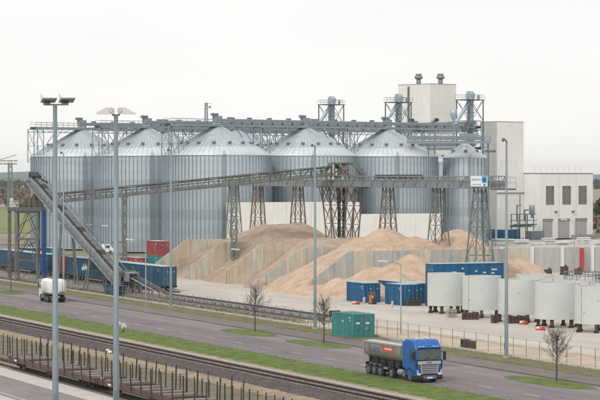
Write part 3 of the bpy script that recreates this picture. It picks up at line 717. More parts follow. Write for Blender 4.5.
# linking walkway between the towers
t = thing('link_bridge', 'pale steel bridge linking the middle and right elevator towers', 'bridge', (T1.x+D1.x, T1.y+D1.y, 0), math.atan2(-D1.y, -D1.x))
for z in (30.4, 25.0):
    box2('deck', t, (1, -1.1, z), (D1.length+(3 if z > 26 else 6), 1.1, z+.15), M_grating)
    for y in (-1.1, 1.1):
        box2('beam', t, (1, y-.08, z-.5), (D1.length+3, y+.08, z), M_galv); railing(t, (1, y, z+.15), (D1.length+3, y, z+.15), 1.1, 1.4, M_galv, .06)
    box2('trough', t, (1, -.5, z+.4), (D1.length+2, .4, z+1.2), M_galv)
t = thing('upper_bridge', 'walkway with railing in front of the tall white block, right of the middle tower', 'bridge', W(29.5, 606), math.atan2(C_, S_))
box2('deck', t, (-3, -1, 30.0), (17, 1, 30.2), M_grating); 
for y in (-1, 1): box2('beam', t, (-3, y-.1, 29.3), (17, y+.1, 30), M_galv); railing(t, (-3, y, 30.2), (17, y, 30.2), 1.1, 1.2, M_galv, .07)
box2('trough', t, (-3, -.5, 30.4), (16, .5, 31.1), M_galv)
for k in range(12): bar('brace', t, (-3+k*1.66, -1, 29.3 if k % 2 else 28.0), (-1.34+k*1.66, -1, 28.0 if k % 2 else 29.3), .12, M_galv)
bar('bottom_chord', t, (-3, -1, 28), (17, -1, 28), .16, M_galv)
for x in (-2, 6, 14): 
    for y in (-1, 1): bar('leg', t, (x, y, 0), (x, y, 29.3), .22, M_galv)
    for k in range(3): bar('brace', t, (x, -1, 20+3*k), (x, 1, 23+3*k), .12, M_galv)
t = thing('lower_bridge', 'lower conveyor walkway crossing above the slim silo roof', 'bridge', W(35.0, 556), math.atan2(C_, S_))
box2('deck', t, (-9, -1, 26.1), (11, 1, 26.25), M_grating)
for y in (-1, 1): box2('beam', t, (-9, y-.1, 25.6), (11, y+.1, 26.1), M_galv); railing(t, (-9, y, 26.25), (11, y, 26.25), 1.1, 1.3, M_galv, .06)
box2('trough', t, (-9, -.5, 26.5), (9, .4, 27.2), M_galv); box2('drive', t, (3.5, -.7, 26.4), (8.0, .6, 28.0), M_galv)
for x in (-4, 10.5):
    for y in (-1, 1): bar('leg', t, (x, y, 0), (x, y, 25.6), .22, M_galvd)
obj('cyclone', lathe_mesh('cyclone', [(.2, 31.0), (.85, 32.6), (.85, 34.0), (.01, 34.2)], 16, M_spout), t, (2.3, 3, 0)); rod('pipe', t, (2.3, 3, 26.2), (2.3, 3, 31.1), .2, M_galv)
# antenna mast on the middle silo row
t = thing('antenna_mast', 'thin lattice antenna mast on the silo walkway', 'mast', W(-22.5, 552, 29.7))
frame_tower(t, rect(0, 0, .35, .35, 0), rect(0, 0, .25, .25, 5.6), 6, .07, .05, M_galvd); bar('cross_arm', t, (-.9, 0, 5.0), (.9, 0, 5.0), .08, M_galvd); box('lamp', t, (.3, .8, 4.6), (.3, .5, .5), M_lampg); bar('cross_arm', t, (0, -.2, 5.5), (.3, 1.2, 5.5), .08, M_galvd)

# ================================================================== CONCRETE BAYS AND HEAPS
def bay_wall(a, label, mats, b0=140.4, b1=173.5, h0=2.2, h=6.4, run=6.0):
    t = thing('bay_wall', label, 'concrete wall', (a, b0, 0), 0, 'dividing walls of the sand bays')
    Lw = b1-b0; pw = 3.3; n = int(round(Lw/pw)); hh = lambda y: min(h, h0+(h-h0)*y/run)
    prism('core', t, [(.05, 0), (Lw-.05, 0), (Lw-.05, h-.06), (run, h-.06), (.05, h0-.06)], 'x', -.16, .10, M_core)
    for i in range(n):
        y0, y1 = Lw*i/n+.018, Lw*(i+1)/n-.018
        poly = [(y0, 0), (y1, 0), (y1, hh(y1))]
        if y0 < run < y1: poly.append((run, h))
        poly.append((y0, hh(y0)))
        m = mats[i % len(mats)]
        prism('concrete_panel', t, poly, 'x', .10, .26, m); prism('concrete_panel', t, poly, 'x', -.32, -.16, m)
        # base course standing slightly proud at the toe
    box2('base_course', t, (.262, .02, 0), (.38, 9.9, h0-.12), mats[0])
BM = [(-387.8, 'concrete bay wall at far left, its sloped end beside the train', [M_conc, M_concy, M_conc]), (-370.6, 'second concrete bay wall, with ochre stains behind the slender mast', [M_conc, M_concy, M_conc]),
      (-353.4, 'third concrete bay wall, buried at its foot by brown sand', [M_concy, M_conc, M_concy]), (-336.2, 'fourth concrete bay wall, grey, behind the bare tree', [M_concg, M_conc, M_concg, M_concg]),
      (-318.0, 'long grey concrete bay wall at right, behind the blue containers', [M_concg, M_concg, M_conc])]
for a, lab, ms in BM: bay_wall(a, lab, ms)
def heap_mesh(zf, a0, a1, b0, b1, m, seed, step=.45):
    na, nb = int((a1-a0)/step)+1, int((b1-b0)/step)+1; V = []; F = []; H = {}
    for i in range(na):
        for j in range(nb):
            a = a0+(a1-a0)*i/(na-1); b = b0+(b1-b0)*j/(nb-1)
            w = .55*noise.noise((a*.11, b*.11, seed))+.26*noise.noise((a*.35, b*.35, seed))+.11*noise.noise((a*1.1, b*1.1, seed))+.10*noise.noise((a*2.1, b*2.1, seed))-.22*abs(noise.noise((a*.7+b*.2, b*.16, seed+5)))
            z = zf(a, b); z += w*min(1, max(.0, z*.5+.35)); H[i, j] = z; V.append((a, b, max(z, -.25)))
    for i in range(na-1):
        for j in range(nb-1):
            if max(H[i, j], H[i+1, j], H[i, j+1], H[i+1, j+1]) > -.2: F.append((i*nb+j, (i+1)*nb+j, (i+1)*nb+j+1, i*nb+j+1))
    used = sorted({i for f in F for i in f}); mp_ = {v: k for k, v in enumerate(used)}
    return mesh('sand_heap', [V[i] for i in used], [tuple(mp_[i] for i in f) for f in F], m, True)
SG = 'sand heaps in the concrete bays'
def bay_heap(label, a0, a1, ac, H, bt, bp, bl, m, seed, side=.36, fs=.70, toe=0.0, extra=()):
    """tipped heap filling a bay: crest along a=ac, front toe at bt, crest from bp over bl metres; toe slants by toe per metre"""
    def zf(a, b):
        z = H-side*max(0, abs(a-ac)-1.5); z = min(z, (b-bt-toe*(a-ac))*fs, H+.2-.62*max(0, bp-b)*.85); z = min(z, H-.5*max(0, b-bp-bl)-side*max(0, abs(a-ac)-1.5))
        for (pa, pb, ph, ps) in extra: z = max(z, ph-ps*math.sqrt((a-pa)**2+(b-pb)**2+1.0)+.4)
        wt = min(6.4, 2.2+(b-140.4)*.7) if b > 140.4 else 2.2-(140.4-b)*.75       # top line of the walls on both sides
        if a > a1+.3 and b > 140.2: return -1
        return min(z, wt-.25+(a1-a)*.8, wt-.35+(a-a0)*.75)
    o = obj('sand_heap', heap_mesh(zf, a0, a1+3.2, 130, bp+bl+16, m, seed)); tag(o, label, 'sand heap', SG)
def cone_heap(label, peaks, m, seed, a0, a1, b0, b1, slope=.62, clip=None):
    def zf(a, b):
        z = -1
        for (pa, pb, ph) in peaks: z = max(z, ph-slope*math.sqrt((a-pa)**2+(b-pb)**2+.8)+.5)
        return z
    o = obj('sand_heap', heap_mesh(zf, a0, a1, b0, b1, m, seed)); tag(o, label, 'sand heap', SG)
g = .40
bay_heap('brown sand heap in the leftmost bay, spilling to the yard', -387.8+g, -370.6-g, -380.5, 9.3, 140.3, 159, 7, M_sandb, 1, .26, toe=-.33)
bay_heap('brown sand heap in the second bay from the left', -370.6+g, -353.4-g, -362, 7.0, 139.6, 154, 20, M_sandb, 2, .22, toe=-.36)
bay_heap('large brown sand heap rising before the white hall', -353.4+g, -336.2-g, -345, 7.6, 140.0, 153, 14, M_sandb, 3, .30, toe=-.42)
bay_heap('pale sand heap with a rounded peak behind the long grey wall', -336.2+g, -318.0-g, -325, 8.1, 138.6, 152, 10, M_sand, 4, .25, .72, toe=-.45, extra=((-327, 156.5, 9.7, .52), (-327, 168, 8.6, .55)))
cone_heap('pale sand heap behind the blue containers at right', ((-306, 151, 6.4), (-300.5, 146, 3.9), (-303, 145.5, 3.7), (-309, 146.5, 4.3), (-312, 142, 2.4), (-315, 139.5, 1.4), (-312, 154, 4.6), (-308, 160, 4.0), (-314, 148, 3.2)), M_sand, 5, -318+g, -286, 131, 176, .6)
cone_heap('pointed pale sand cone at the rear, under the last two trestles', ((-356, 184.3, 8.7),), M_sand, 6, -376, -336, 166, 205)
cone_heap('low brown heap behind the widest trestle', ((-374, 186, 6.2), (-380, 190, 5.2)), M_sandb, 7, -395, -356, 172, 204)
# rear bays at right
def pen_wall():
    t = thing('rear_pen_wall', 'rear wall of grey and sandy concrete panels with pale posts, behind the shells', 'concrete wall', (-371.5, 176, 0))
    n = 11
    box2('core', t, (-.3, 0, 0), (-.12, n*6.4, 4.5), M_core)
    for i in range(n):
        m = M_conc if i < 5 else M_greypan
        box2('concrete_panel', t, (-.12, i*6.4+.04, 0), (.06, (i+1)*6.4-.04, 4.6), m)
        box2('post', t, (.062, i*6.4-.28, 0), (.5, i*6.4+.28, 4.75), M_shellrim)
pen_wall()
cone_heap('pale sand spilled against the rear panel wall', ((-368, 196, 4.0), (-367, 203, 3.4), (-368.5, 190, 3.2)), M_sand, 9, -371.2, -352, 180, 216)
t = thing('red_pillar', 'red steel pillar standing against the rear panel wall', 'pillar', (-369.6, 217.6, 0)); 
box2('shaft', t, (-.3, -.33, 0), (.3, .33, 4.5), M_redp); box2('cap', t, (-.2, -.22, 4.5), (.2, .22, 6.2), M_paleg); box2('base_plate', t, (-.5, -.5, 0), (.5, .5, .12), M_redp)
for k, (a, b, lab) in enumerate(((-362.5, 206.4, 'rusty dark block leftmost of three before the rear panel wall'), (-361.5, 209.2, 'tallest rusty dark block, middle of three before the rear panel wall'), (-361, 211.8, 'rusty dark block rightmost of three before the rear panel wall'))):
    t = thing('rusty_block', lab, 'steel block', (a, b, 0), .3*k, 'rusty blocks before the rear wall')
    h = (.95, 1.5, 1.05)[k]; box2('body', t, (-.5, -.55, .15), (.5, .55, h), M_wood); box2('foot', t, (-.6, -.65, 0), (-.3, .65, .15), M_black); box2('foot', t, (.3, -.65, 0), (.6, .65, .15), M_black); box2('lug', t, (-.12, .1, h), (.12, .5, h+.3), M_wood)
rnd = random.Random(8)
ORD = ('first', 'second', 'third', 'fourth', 'fifth', 'sixth', 'seventh', 'eighth', 'ninth', 'tenth')
for k in range(10):
    X = 48+k*3.3+rnd.uniform(-.3, .3); Yd = 596+rnd.uniform(-10, 14)
    t = thing('panel_stack', f'{ORD[k]} pale concrete panel stack from the left in the row before the far buildings', 'panel stack', W(X, Yd), R(12)+rnd.uniform(-.1, .1), 'pale panel stacks before the far buildings')
    for q in range(rnd.randint(2, 4)): box2('panel', t, (-.9+.05*q, -1.9+.04*q, .12+.42*q), (.9, 1.9-.06*q, .42+.42*q), M_shellrim if (k+q) % 3 else M_concg)
    for y in (-1.2, 1.2): box2('bearer', t, (-.8, y-.1, 0), (.8, y+.1, .12), M_wood)
# ================================================================== CONVEYOR GALLERIES
def gallery_truss(t, P, Q, n, hw, hh, m, md, roof=True, wl=.16, wb=.09, mesh_side=False):
    """box truss between P and Q (bottom centre line); hw half width, hh height; n bays"""
    P = Vector(P); Q = Vector(Q); d = (Q-P); side = Vector((-d.y, d.x, 0)).normalized()*hw; up = Vector((0, 0, hh))
    for s in (-1, 1):
        bar('bottom_chord', t, P+side*s, Q+side*s, wl, m); bar('top_chord', t, P+side*s+up, Q+side*s+up, wl, m); bar('hand_rail', t, P+side*s+up*.62, Q+side*s+up*.62, .06, m)
        for k in range(n):
            a, b = P.lerp(Q, k/n)+side*s, P.lerp(Q, (k+1)/n)+side*s
            bar('post', t, a, a+up, wb*1.2, m)
            bar('brace', t, a if k % 2 else a+up, b+up if k % 2 else b, wb, m)
        bar('post', t, Q+side*s, Q+side*s+up, wb*1.2, m)
    for k in range(n+1):
        a = P.lerp(Q, k/n); bar('cross_beam', t, a-side, a+side, wb*1.3, m)
    return side, up, d
# long horizontal gallery over the bays
GB = 165.0; GZ0 = 16.05
t = thing('bay_gallery', 'long level conveyor gallery on lattice trestles above the sand bays', 'conveyor gallery', (-305, GB, GZ0))
gallery_truss(t, (0, 0, 0), (-108, 0, 0), 54, 1.25, 1.75, M_gallery, M_galleryd)
box2('floor', t, (-108, -1.2, -.12), (0, 1.2, .02), M_galleryd)
for k in range(27): box2('side_mesh', t, (-4*k-3.95, -1.20, .12), (-4*k-.05, -1.17, 1.05), M_gallery)
for k in range(27): box2('side_mesh', t, (-4*k-3.95, 1.17, .12), (-4*k-.05, 1.20, 1.05), M_gallery)
box2('belt', t, (-107, -.5, .8), (-2, .5, .86), M_belt); box2('walkway_end', t, (0, -1.2, -.3), (3.5, 1.2, -.05), M_galleryd); railing(t, (0, -1.2, 0), (3.5, -1.2, 0), 1.6, 1.2, M_gallery, .05); railing(t, (0, 1.2, 0), (3.5, 1.2, 0), 1.6, 1.2, M_gallery, .05)
box2('carriage', t, (-41.5, -.9, 1.3), (-26.5, .9, 1.85), M_galleryd)
for k in range(10): box2('roller', t, (-41+k*1.5, -.95, 1.85), (-40.7+k*1.5, .95, 2.0), M_black)
# sign on the gallery end
t = thing('gallery_sign', 'white sign with a blue house emblem on the end of the gallery', 'sign', (-305.6, GB-1.42, GZ0+.15))
rx = R(0)
box2('board', t, (-5.3, -.06, .05), (0, .03, 1.65), M_signw)
box2('blue_field', t, (-1.7, -.068, .62), (-.05, -.062, 1.62), M_signb)
prism('house', t, [(-1.35, .75), (-.45, .75), (-.45, 1.12), (-.25, 1.12), (-.9, 1.5), (-1.5, 1.12), (-1.35, 1.12)], 'y', -.078, -.07, M_signd)
box2('blue_field', t, (-1.3, -.068, .1), (-.4, -.062, .5), M_signb)
x = -5.0
for w, g_ in ((.5, .14), (.36, .12), (.42, .12), (.3, .12), (.5, .3), (.3, .1)):
    box2('letter', t, (x, -.068, .95), (x+w, -.062, 1.28), M_signg); x += w+g_
x = -4.8
for w in (.3, .22, .3, .26, .2, .3, .24, .3): box2('letter', t, (x, -.068, .25), (x+w, -.062, .45), M_signg); x += w+.1
for xx in (-4.6, -.6): box2('bracket', t, (xx, .03, -.2), (xx+.1, .12, 1.4), M_galvd)
# lattice trestles under the gallery
TR = [(-310.7, 1.95, .66, 'lattice trestle nearest the gallery sign, before the long grey bay wall', M_trestle2), (-324.6, 1.75, .68, 'second lattice trestle from the gallery sign, left of the rear sand cone', M_trestle2),
      (-343.0, 1.6, .66, 'lattice trestle behind the pale rounded sand peak', M_trestle), (-380.4, 1.6, .66, 'lattice trestle left of the widest trestle, on the large brown heap', M_rusty),
      (-399.3, 1.6, .66, 'lattice trestle before the left end of the taller white hall', M_rusty), (-411.5, 1.6, .66, 'leftmost lattice trestle of the level gallery, beside the slender mast', M_trestle2)]
for a, hb, ht, lab, m in TR:
    t = thing('lattice_trestle', lab, 'trestle', (a, GB, 0), 0, 'lattice trestles under the level gallery')
    frame_tower(t, rect(0, 0, hb, hb, 0), rect(0, 0, ht, ht, GZ0-.1), 4, .19, .085, m, ts=(0, .36, .63, .84, 1))
    for x in (-1, 1):
        for y in (-1, 1): box2('footing', t, (x*hb-.5, y*hb-.5, 0), (x*hb+.5, y*hb+.5, .4), M_conc)
# wide V trestle
t = thing('wide_trestle', 'widest rusty trestle with two leaning lattice legs under the transfer point', 'trestle', (-361.5, GB, 0))
zt = GZ0-.1
for (xa, xb, xc, xd) in ((-6.9, -3.6, -3.0, -1.4), (7.3, 4.0, 3.4, 1.8)):
    T = [(xa, -.7, zt), (xb, -.7, zt), (xb, .7, zt), (xa, .7, zt)]; B = [(xc, -.8, 0), (xd, -.8, 0), (xd, .8, 0), (xc, .8, 0)]
    frame_tower(t, B, T, 5, .19, .09, M_rusty)
frame_tower(t, rect(0, 0, .35, .45, 0), rect(0, 0, .35, .45, zt), 5, .2, .09, M_black)
bar('tie', t, (-8.2, -1.2, zt), (8.6, -1.2, zt), .3, M_rusty); bar('tie', t, (-8.2, 1.2, zt), (8.6, 1.2, zt), .3, M_rusty)
for k in range(5): bar('tie_brace', t, (-7+3*k, -1.2, zt), (-5.5+3*k, -1.2, zt-2.2), .14, M_rusty); bar('tie_brace', t, (-5.5+3*k, -1.2, zt-2.2), (-4+3*k, -1.2, zt), .14, M_rusty)
# rising gallery
RP, RQ = Vector((-380.0, 117.2, 13.0)), Vector((-362.6, 163.6, 17.9))
t = thing('rising_gallery', 'long rusty conveyor gallery rising from the left tower to the transfer point', 'conveyor gallery', RP)
side, up, d = gallery_truss(t, (0, 0, 0), RQ-RP, 28, 1.2, 1.65, M_trestle, M_galleryd, wl=.17, wb=.11)
n = 28; D = RQ-RP
for k in range(n):
    a, b = D*(k/n), D*((k+1)/n)
    o = bar('floor_plate', t, a*1.0+Vector((0, 0, -.02)), b+Vector((0, 0, -.02)), 1.0, M_galleryd, .06)
    hood = bar('belt_hood', t, a.lerp(b, .06)+Vector((0, 0, 1.42)), a.lerp(b, .94)+Vector((0, 0, 1.42)), .9, M_belt if k % 4 else M_galvd, .22)
    if k % 2 == 0: bar('belt_hood_rib', t, a+side*1.02+up*.98, a-side*1.02+up*.98, .16, M_black)
bar('belt', t, D*.01+Vector((0, 0, .95)), D*.99+Vector((0, 0, .95)), .9, M_belt, .06)
for k in range(14): bar('side_sheet', t, D*((k+.05)/14)-side*1.02+up*.2, D*((k+.95)/14)-side*1.02+up*.2, .03, M_trestle2, .5)
# masts carrying the rising gallery
for f, lab, w in ((.28, 'slender trestle mast behind the red container, under the rising gallery', .5), (.66, 'slender grey trestle mast on the sand, under the rising gallery', .75)):
    p = RP.lerp(RQ, f); t = thing('trestle_mast', lab, 'trestle', (p.x, p.y, 0), math.atan2(D.y, D.x), 'slender masts under the rising gallery')
    frame_tower(t, rect(0, 0, w*.55, 1.25, 0), rect(0, 0, w*.55, 1.15, p.z-.1), 7, .22, .13, M_trestle2)
    box2('cap_beam', t, (-.5, -1.4, p.z-.3), (.5, 1.4, p.z-.08), M_trestle2)
# transfer point on top of the level gallery
t = thing('transfer_station', 'rusty open steelwork of the transfer point on top of the level gallery', 'transfer station', (-360.6, 164.6, GZ0+1.75))
for x in (-4.5, 0, 4.5):
    for y in (-1.3, 1.3): bar('post', t, (x, y, -.2), (x*.5, y, 2.2), .18, M_rusty)
for y in (-1.3, 1.3): bar('beam', t, (-2.4, y, 2.2), (2.4, y, 2.2), .18, M_rusty); bar('brace', t, (-7.5, y, 0), (0, y, 2.4), .16, M_rusty); bar('brace', t, (7.5, y, 0), (0, y, 2.4), .16, M_rusty)
box2('floor', t, (-2.6, -1.5, .0), (2.6, 1.5, .12), M_galleryd); rod('head_drum', t, (-.2, -.9, 1.8), (-.2, .9, 1.8), .55, M_black, 14)
box2('chute', t, (-.2, -.7, .2), (1.2, .7, 1.6), M_rusty); box2('motor', t, (1.4, -.6, 1.2), (2.6, .3, 1.9), M_galvd); box2('cover', t, (-2.2, -1.0, 2.1), (1.0, 1.0, 2.35), M_galleryd)
for k in range(4): bar('hand_rail_post', t, (3+k*1.6, -1.2, 0), (3+k*1.6, -1.2, 1.3), .08, M_gallery)
bar('hand_rail', t, (3, -1.2, 1.3), (7.8, -1.2, 1.3), .07, M_gallery)

# steep conveyor from the foot up to the left transfer tower
IP, IQ = Vector((-332.0, 115.2, 1.0)), Vector((-378.5, 115.2, 16.6))
t = thing('steep_conveyor', 'steep grey conveyor climbing from the yard to the left transfer tower', 'conveyor', IP)
D = IQ-IP; u = D.normalized(); nrm = Vector((-u.z, 0, u.x))*-1 if (Vector((-u.z, 0, u.x)).z < 0) else Vector((-u.z, 0, u.x))
Y = Vector((0, .64, 0)); n = 23
for s in (-1, 1):
    for k in range(n):
        a, b = D*((k+.01)/n), D*((k+.99)/n)
        o = bar('side_sheet', t, a+Y*s*1.35+nrm*.5, b+Y*s*1.35+nrm*.5, .05, M_side, .85)
        o.rotation_mode = 'QUATERNION'; 
    bar('bottom_flange', t, Y*s*1.36, D+Y*s*1.36, .16, M_side); bar('top_flange', t, Y*s*1.36+nrm*1.0, D+Y*s*1.36+nrm*1.0, .12, M_side)
for k in range(n):
    a, b = D*((k+.02)/n), D*((k+.98)/n)
    for y, w, m in ((-1.95, .58, M_grating),):
        bar('walkway_plate', t, a+Y*y+nrm*.05, b+Y*y+nrm*.05, w, m, .06)
    bar('belt_cover', t, a+Y*.15+nrm*1.15, b+Y*.15+nrm*1.15, .85, M_galleryd if k % 5 else M_black, .16)
    bar('cover_rib', t, a+Y*-.6+nrm*1.2, a+Y*.9+nrm*1.2, .1, M_galleryd)
    bar('stringer_post', t, a-Y*2.4+nrm*.05, a-Y*2.4+nrm*1.15, .07, M_galvd)
    bar('stringer_post', t, a+Y*1.36+nrm*1.0, a+Y*1.36+nrm*1.9, .07, M_galvd)
bar('belt', t, D*.01+nrm*.85, D*1.02+nrm*.85, .8, M_belt, .08)
bar('return_belt', t, D*.01-Y*.9+nrm*1.05, D*1.0-Y*.9+nrm*1.05, .3, M_belt, .06)
bar('walkway_edge', t, -Y*2.42, D-Y*2.42, .12, M_side)
bar('hand_rail', t, -Y*2.4+nrm*1.15, D-Y*2.4+nrm*1.15, .07, M_galvd); bar('hand_rail', t, -Y*2.4+nrm*.6, D-Y*2.4+nrm*.6, .05, M_galvd); bar('hand_rail', t, Y*1.36+nrm*1.9, D+Y*1.36+nrm*1.9, .08, M_galvd)
bar('head_hood', t, D*.985+nrm*1.1, D*1.03+nrm*1.1, 1.6, M_black, .9); bar('head_arm', t, D*.99+nrm*1.2, D*.955+nrm*1.1+Y*2.0-Vector((0, 0, .3)), .5, M_black)
rod('foot_drum', t, -Y*.8+nrm*.5, Y*.8+nrm*.5, .5, M_black, 12)
for f in (.30, .62):
    p = D*f
    for y in (-1.3, 1.3):
        bar('leg', t, p+Y*y, Vector((p.x+.8, y*1.3, -1)), .2, M_trestle2); bar('leg', t, p+Y*y, Vector((p.x-.8, y*1.3, -1)), .2, M_trestle2)
    bar('strut', t, Vector((p.x, -1.5, p.z*.4)), Vector((p.x, 1.5, p.z*.4)), .14, M_trestle2)
# foot hopper
t = thing('foot_hopper', 'rusty hopper frame where the low belt meets the steep conveyor', 'hopper', (-331.2, 115.2, 0))
frame_tower(t, rect(0, 0, 1.7, 1.6, 0), rect(0, 0, 1.5, 1.5, 3.2), 2, .2, .12, M_rusty)
prism('hopper_wall', t, [(-1.4, 3.5), (1.4, 3.5), (.6, 1.6), (-.6, 1.6)], 'y', -1.2, -1.1, M_trestle2); prism('hopper_wall', t, [(-1.4, 3.5), (1.4, 3.5), (.6, 1.6), (-.6, 1.6)], 'y', 1.1, 1.2, M_trestle2)
prism('hopper_wall', t, [(-1.1, 3.5), (1.1, 3.5), (.6, 1.6), (-.6, 1.6)], 'x', -1.42, -1.3, M_trestle2)
box2('hood', t, (1.0, -.8, 1.9), (3.2, .8, 3.3), M_gallery); box2('hood_mouth', t, (3.21, -.62, 1.95), (3.26, .62, 3.1), M_black)
# low belt conveyor along the fence
t = thing('low_conveyor', 'low dark belt conveyor running along the mesh fence', 'conveyor', (-329, 115.6, 0))
def zc(x): return max(.62, 2.6-.14*x)
xs = [0, 3, 6, 9, 13.75]+[13.75+i*3 for i in range(1, 21)]
for x0, x1 in zip(xs, xs[1:]):
    for y in (-.75, .75): bar('stringer', t, (x0, y, zc(x0)), (x1, y, zc(x1)), .1, M_gallery, .2)
    bar('belt', t, (x0, 0, zc(x0)+.16), (x1, 0, zc(x1)+.16), .95, M_belt, .06); bar('side_guard', t, (x0+.05, -.82, zc(x0)+.0), (x1-.05, -.82, zc(x1)+.0), .03, M_side, .16)
    for y in (-.8, .8): bar('leg', t, (x0, y, 0), (x0, y, zc(x0)), .12, M_galvd)
    for f in (.25, .5, .75):
        xm = x0+(x1-x0)*f; bar('idler', t, (xm, -.7, zc(xm)+.1), (xm, .7, zc(xm)+.1), .12, M_black)
rod('tail_drum', t, (xs[-1], -.65, 1.1), (xs[-1], .65, 1.1), .4, M_black, 12)
t = thing('blue_bin', 'small faded blue skip below the low belt by the hopper', 'skip', (-326.0, 111.6, 0), .2)
prism('body', t, [(-1.6, .15), (1.4, .15), (2.0, 1.5), (-2.0, 1.5)], 'y', -.8, .8, M_blue2)
for x in (-1, 0, 1): box2('rib', t, (x-.06, -.86, .2), (x+.06, -.803, 1.45), M_blue2)
box2('rim', t, (-2.05, -.9, 1.5), (2.05, -.78, 1.6), M_blue2); box2('rim', t, (-2.05, .78, 1.5), (2.05, .9, 1.6), M_blue2)
# left transfer tower
t = thing('transfer_tower', 'dark steel transfer tower at far left where both conveyors meet', 'steel tower', W(-46.8, 395), math.atan2(C_, S_))       # x runs to the right as seen from the quay
for x in (-1.8, 1.8):
    for y in (-1.8, 1.8): bar('leg', t, (x, y, 0), (x, y, 11.8), .32, M_trestle2)
for z in (3.4, 7.0, 11.6):
    for y in (-1.8, 1.8): bar('beam', t, (-1.8, y, z), (1.8, y, z), .24, M_rusty)
    for x in (-1.8, 1.8): bar('beam', t, (x, -1.8, z), (x, 1.8, z), .24, M_rusty)
for z0, z1 in ((3.4, 7), (7, 11.6)):
    for y in (-1.8, 1.8): bar('brace', t, (-1.8, y, z0), (0, y, z1), .13, M_rusty); bar('brace', t, (1.8, y, z0), (0, y, z1), .13, M_rusty)
box2('platform', t, (-3.2, -2.1, 11.8), (2.9, 2.1, 12.5), M_galleryd)
prism('chute_housing', t, [(-1.4, 12.5), (2.6, 12.5), (2.6, 15.4), (1.6, 15.4), (.4, 13.6), (-1.4, 13.2)], 'y', -1.2, 1.4, M_rusty)
for k in range(4): bar('housing_rib', t, (-1+k*.9, -1.25, 12.5), (-1+k*.9, -1.25, 13.1+k*.5), .12, M_black)
railing(t, (-3.1, -2.0, 12.5), (2.9, -2.0, 12.5), 1.0, 1.2, M_trestle2, .07)
box2('white_cabinet', t, (-2.9, -1.2, 12.5), (-2.3, -.6, 14.0), M_lamp)
bar('side_mast', t, (-2.9, -1.6, 0), (-2.9, -1.6, 11.8), .5, M_rusty)
for k in range(6): bar('mast_rung', t, (-3.3, -1.9, 1.5+1.8*k), (-2.5, -1.9, 1.5+1.8*k), .12, M_trestle2)
for k in range(5): bar('stair_stringer', t, (-1.7, 2.0 if k % 2 else 2.6, 2.3*k), (1.7, 2.0 if k % 2 else 2.6, 2.3*k+2.3) if k % 2 else (1.7, 2.6, 2.3*k+2.3), .12, M_trestle2)
box2('floor', t, (-1.7, -1.7, 7.1), (1.7, 1.7, 7.2), M_grating)
t = thing('blue_chute', 'bright blue vertical chute column beside the left transfer tower', 'chute', W(-43.6, 391.5))
for k in range(6): box2('segment', t, (-.30, -.30, .3+k*1.95), (.30, .30, .3+k*1.95+1.9), M_pipe_blue)
for k in range(7): box2('flange', t, (-.36, -.36, .24+k*1.95), (.36, .36, .32+k*1.95), M_blue3)
box2('base', t, (-.8, -.8, 0), (.8, .8, .24), M_conc)

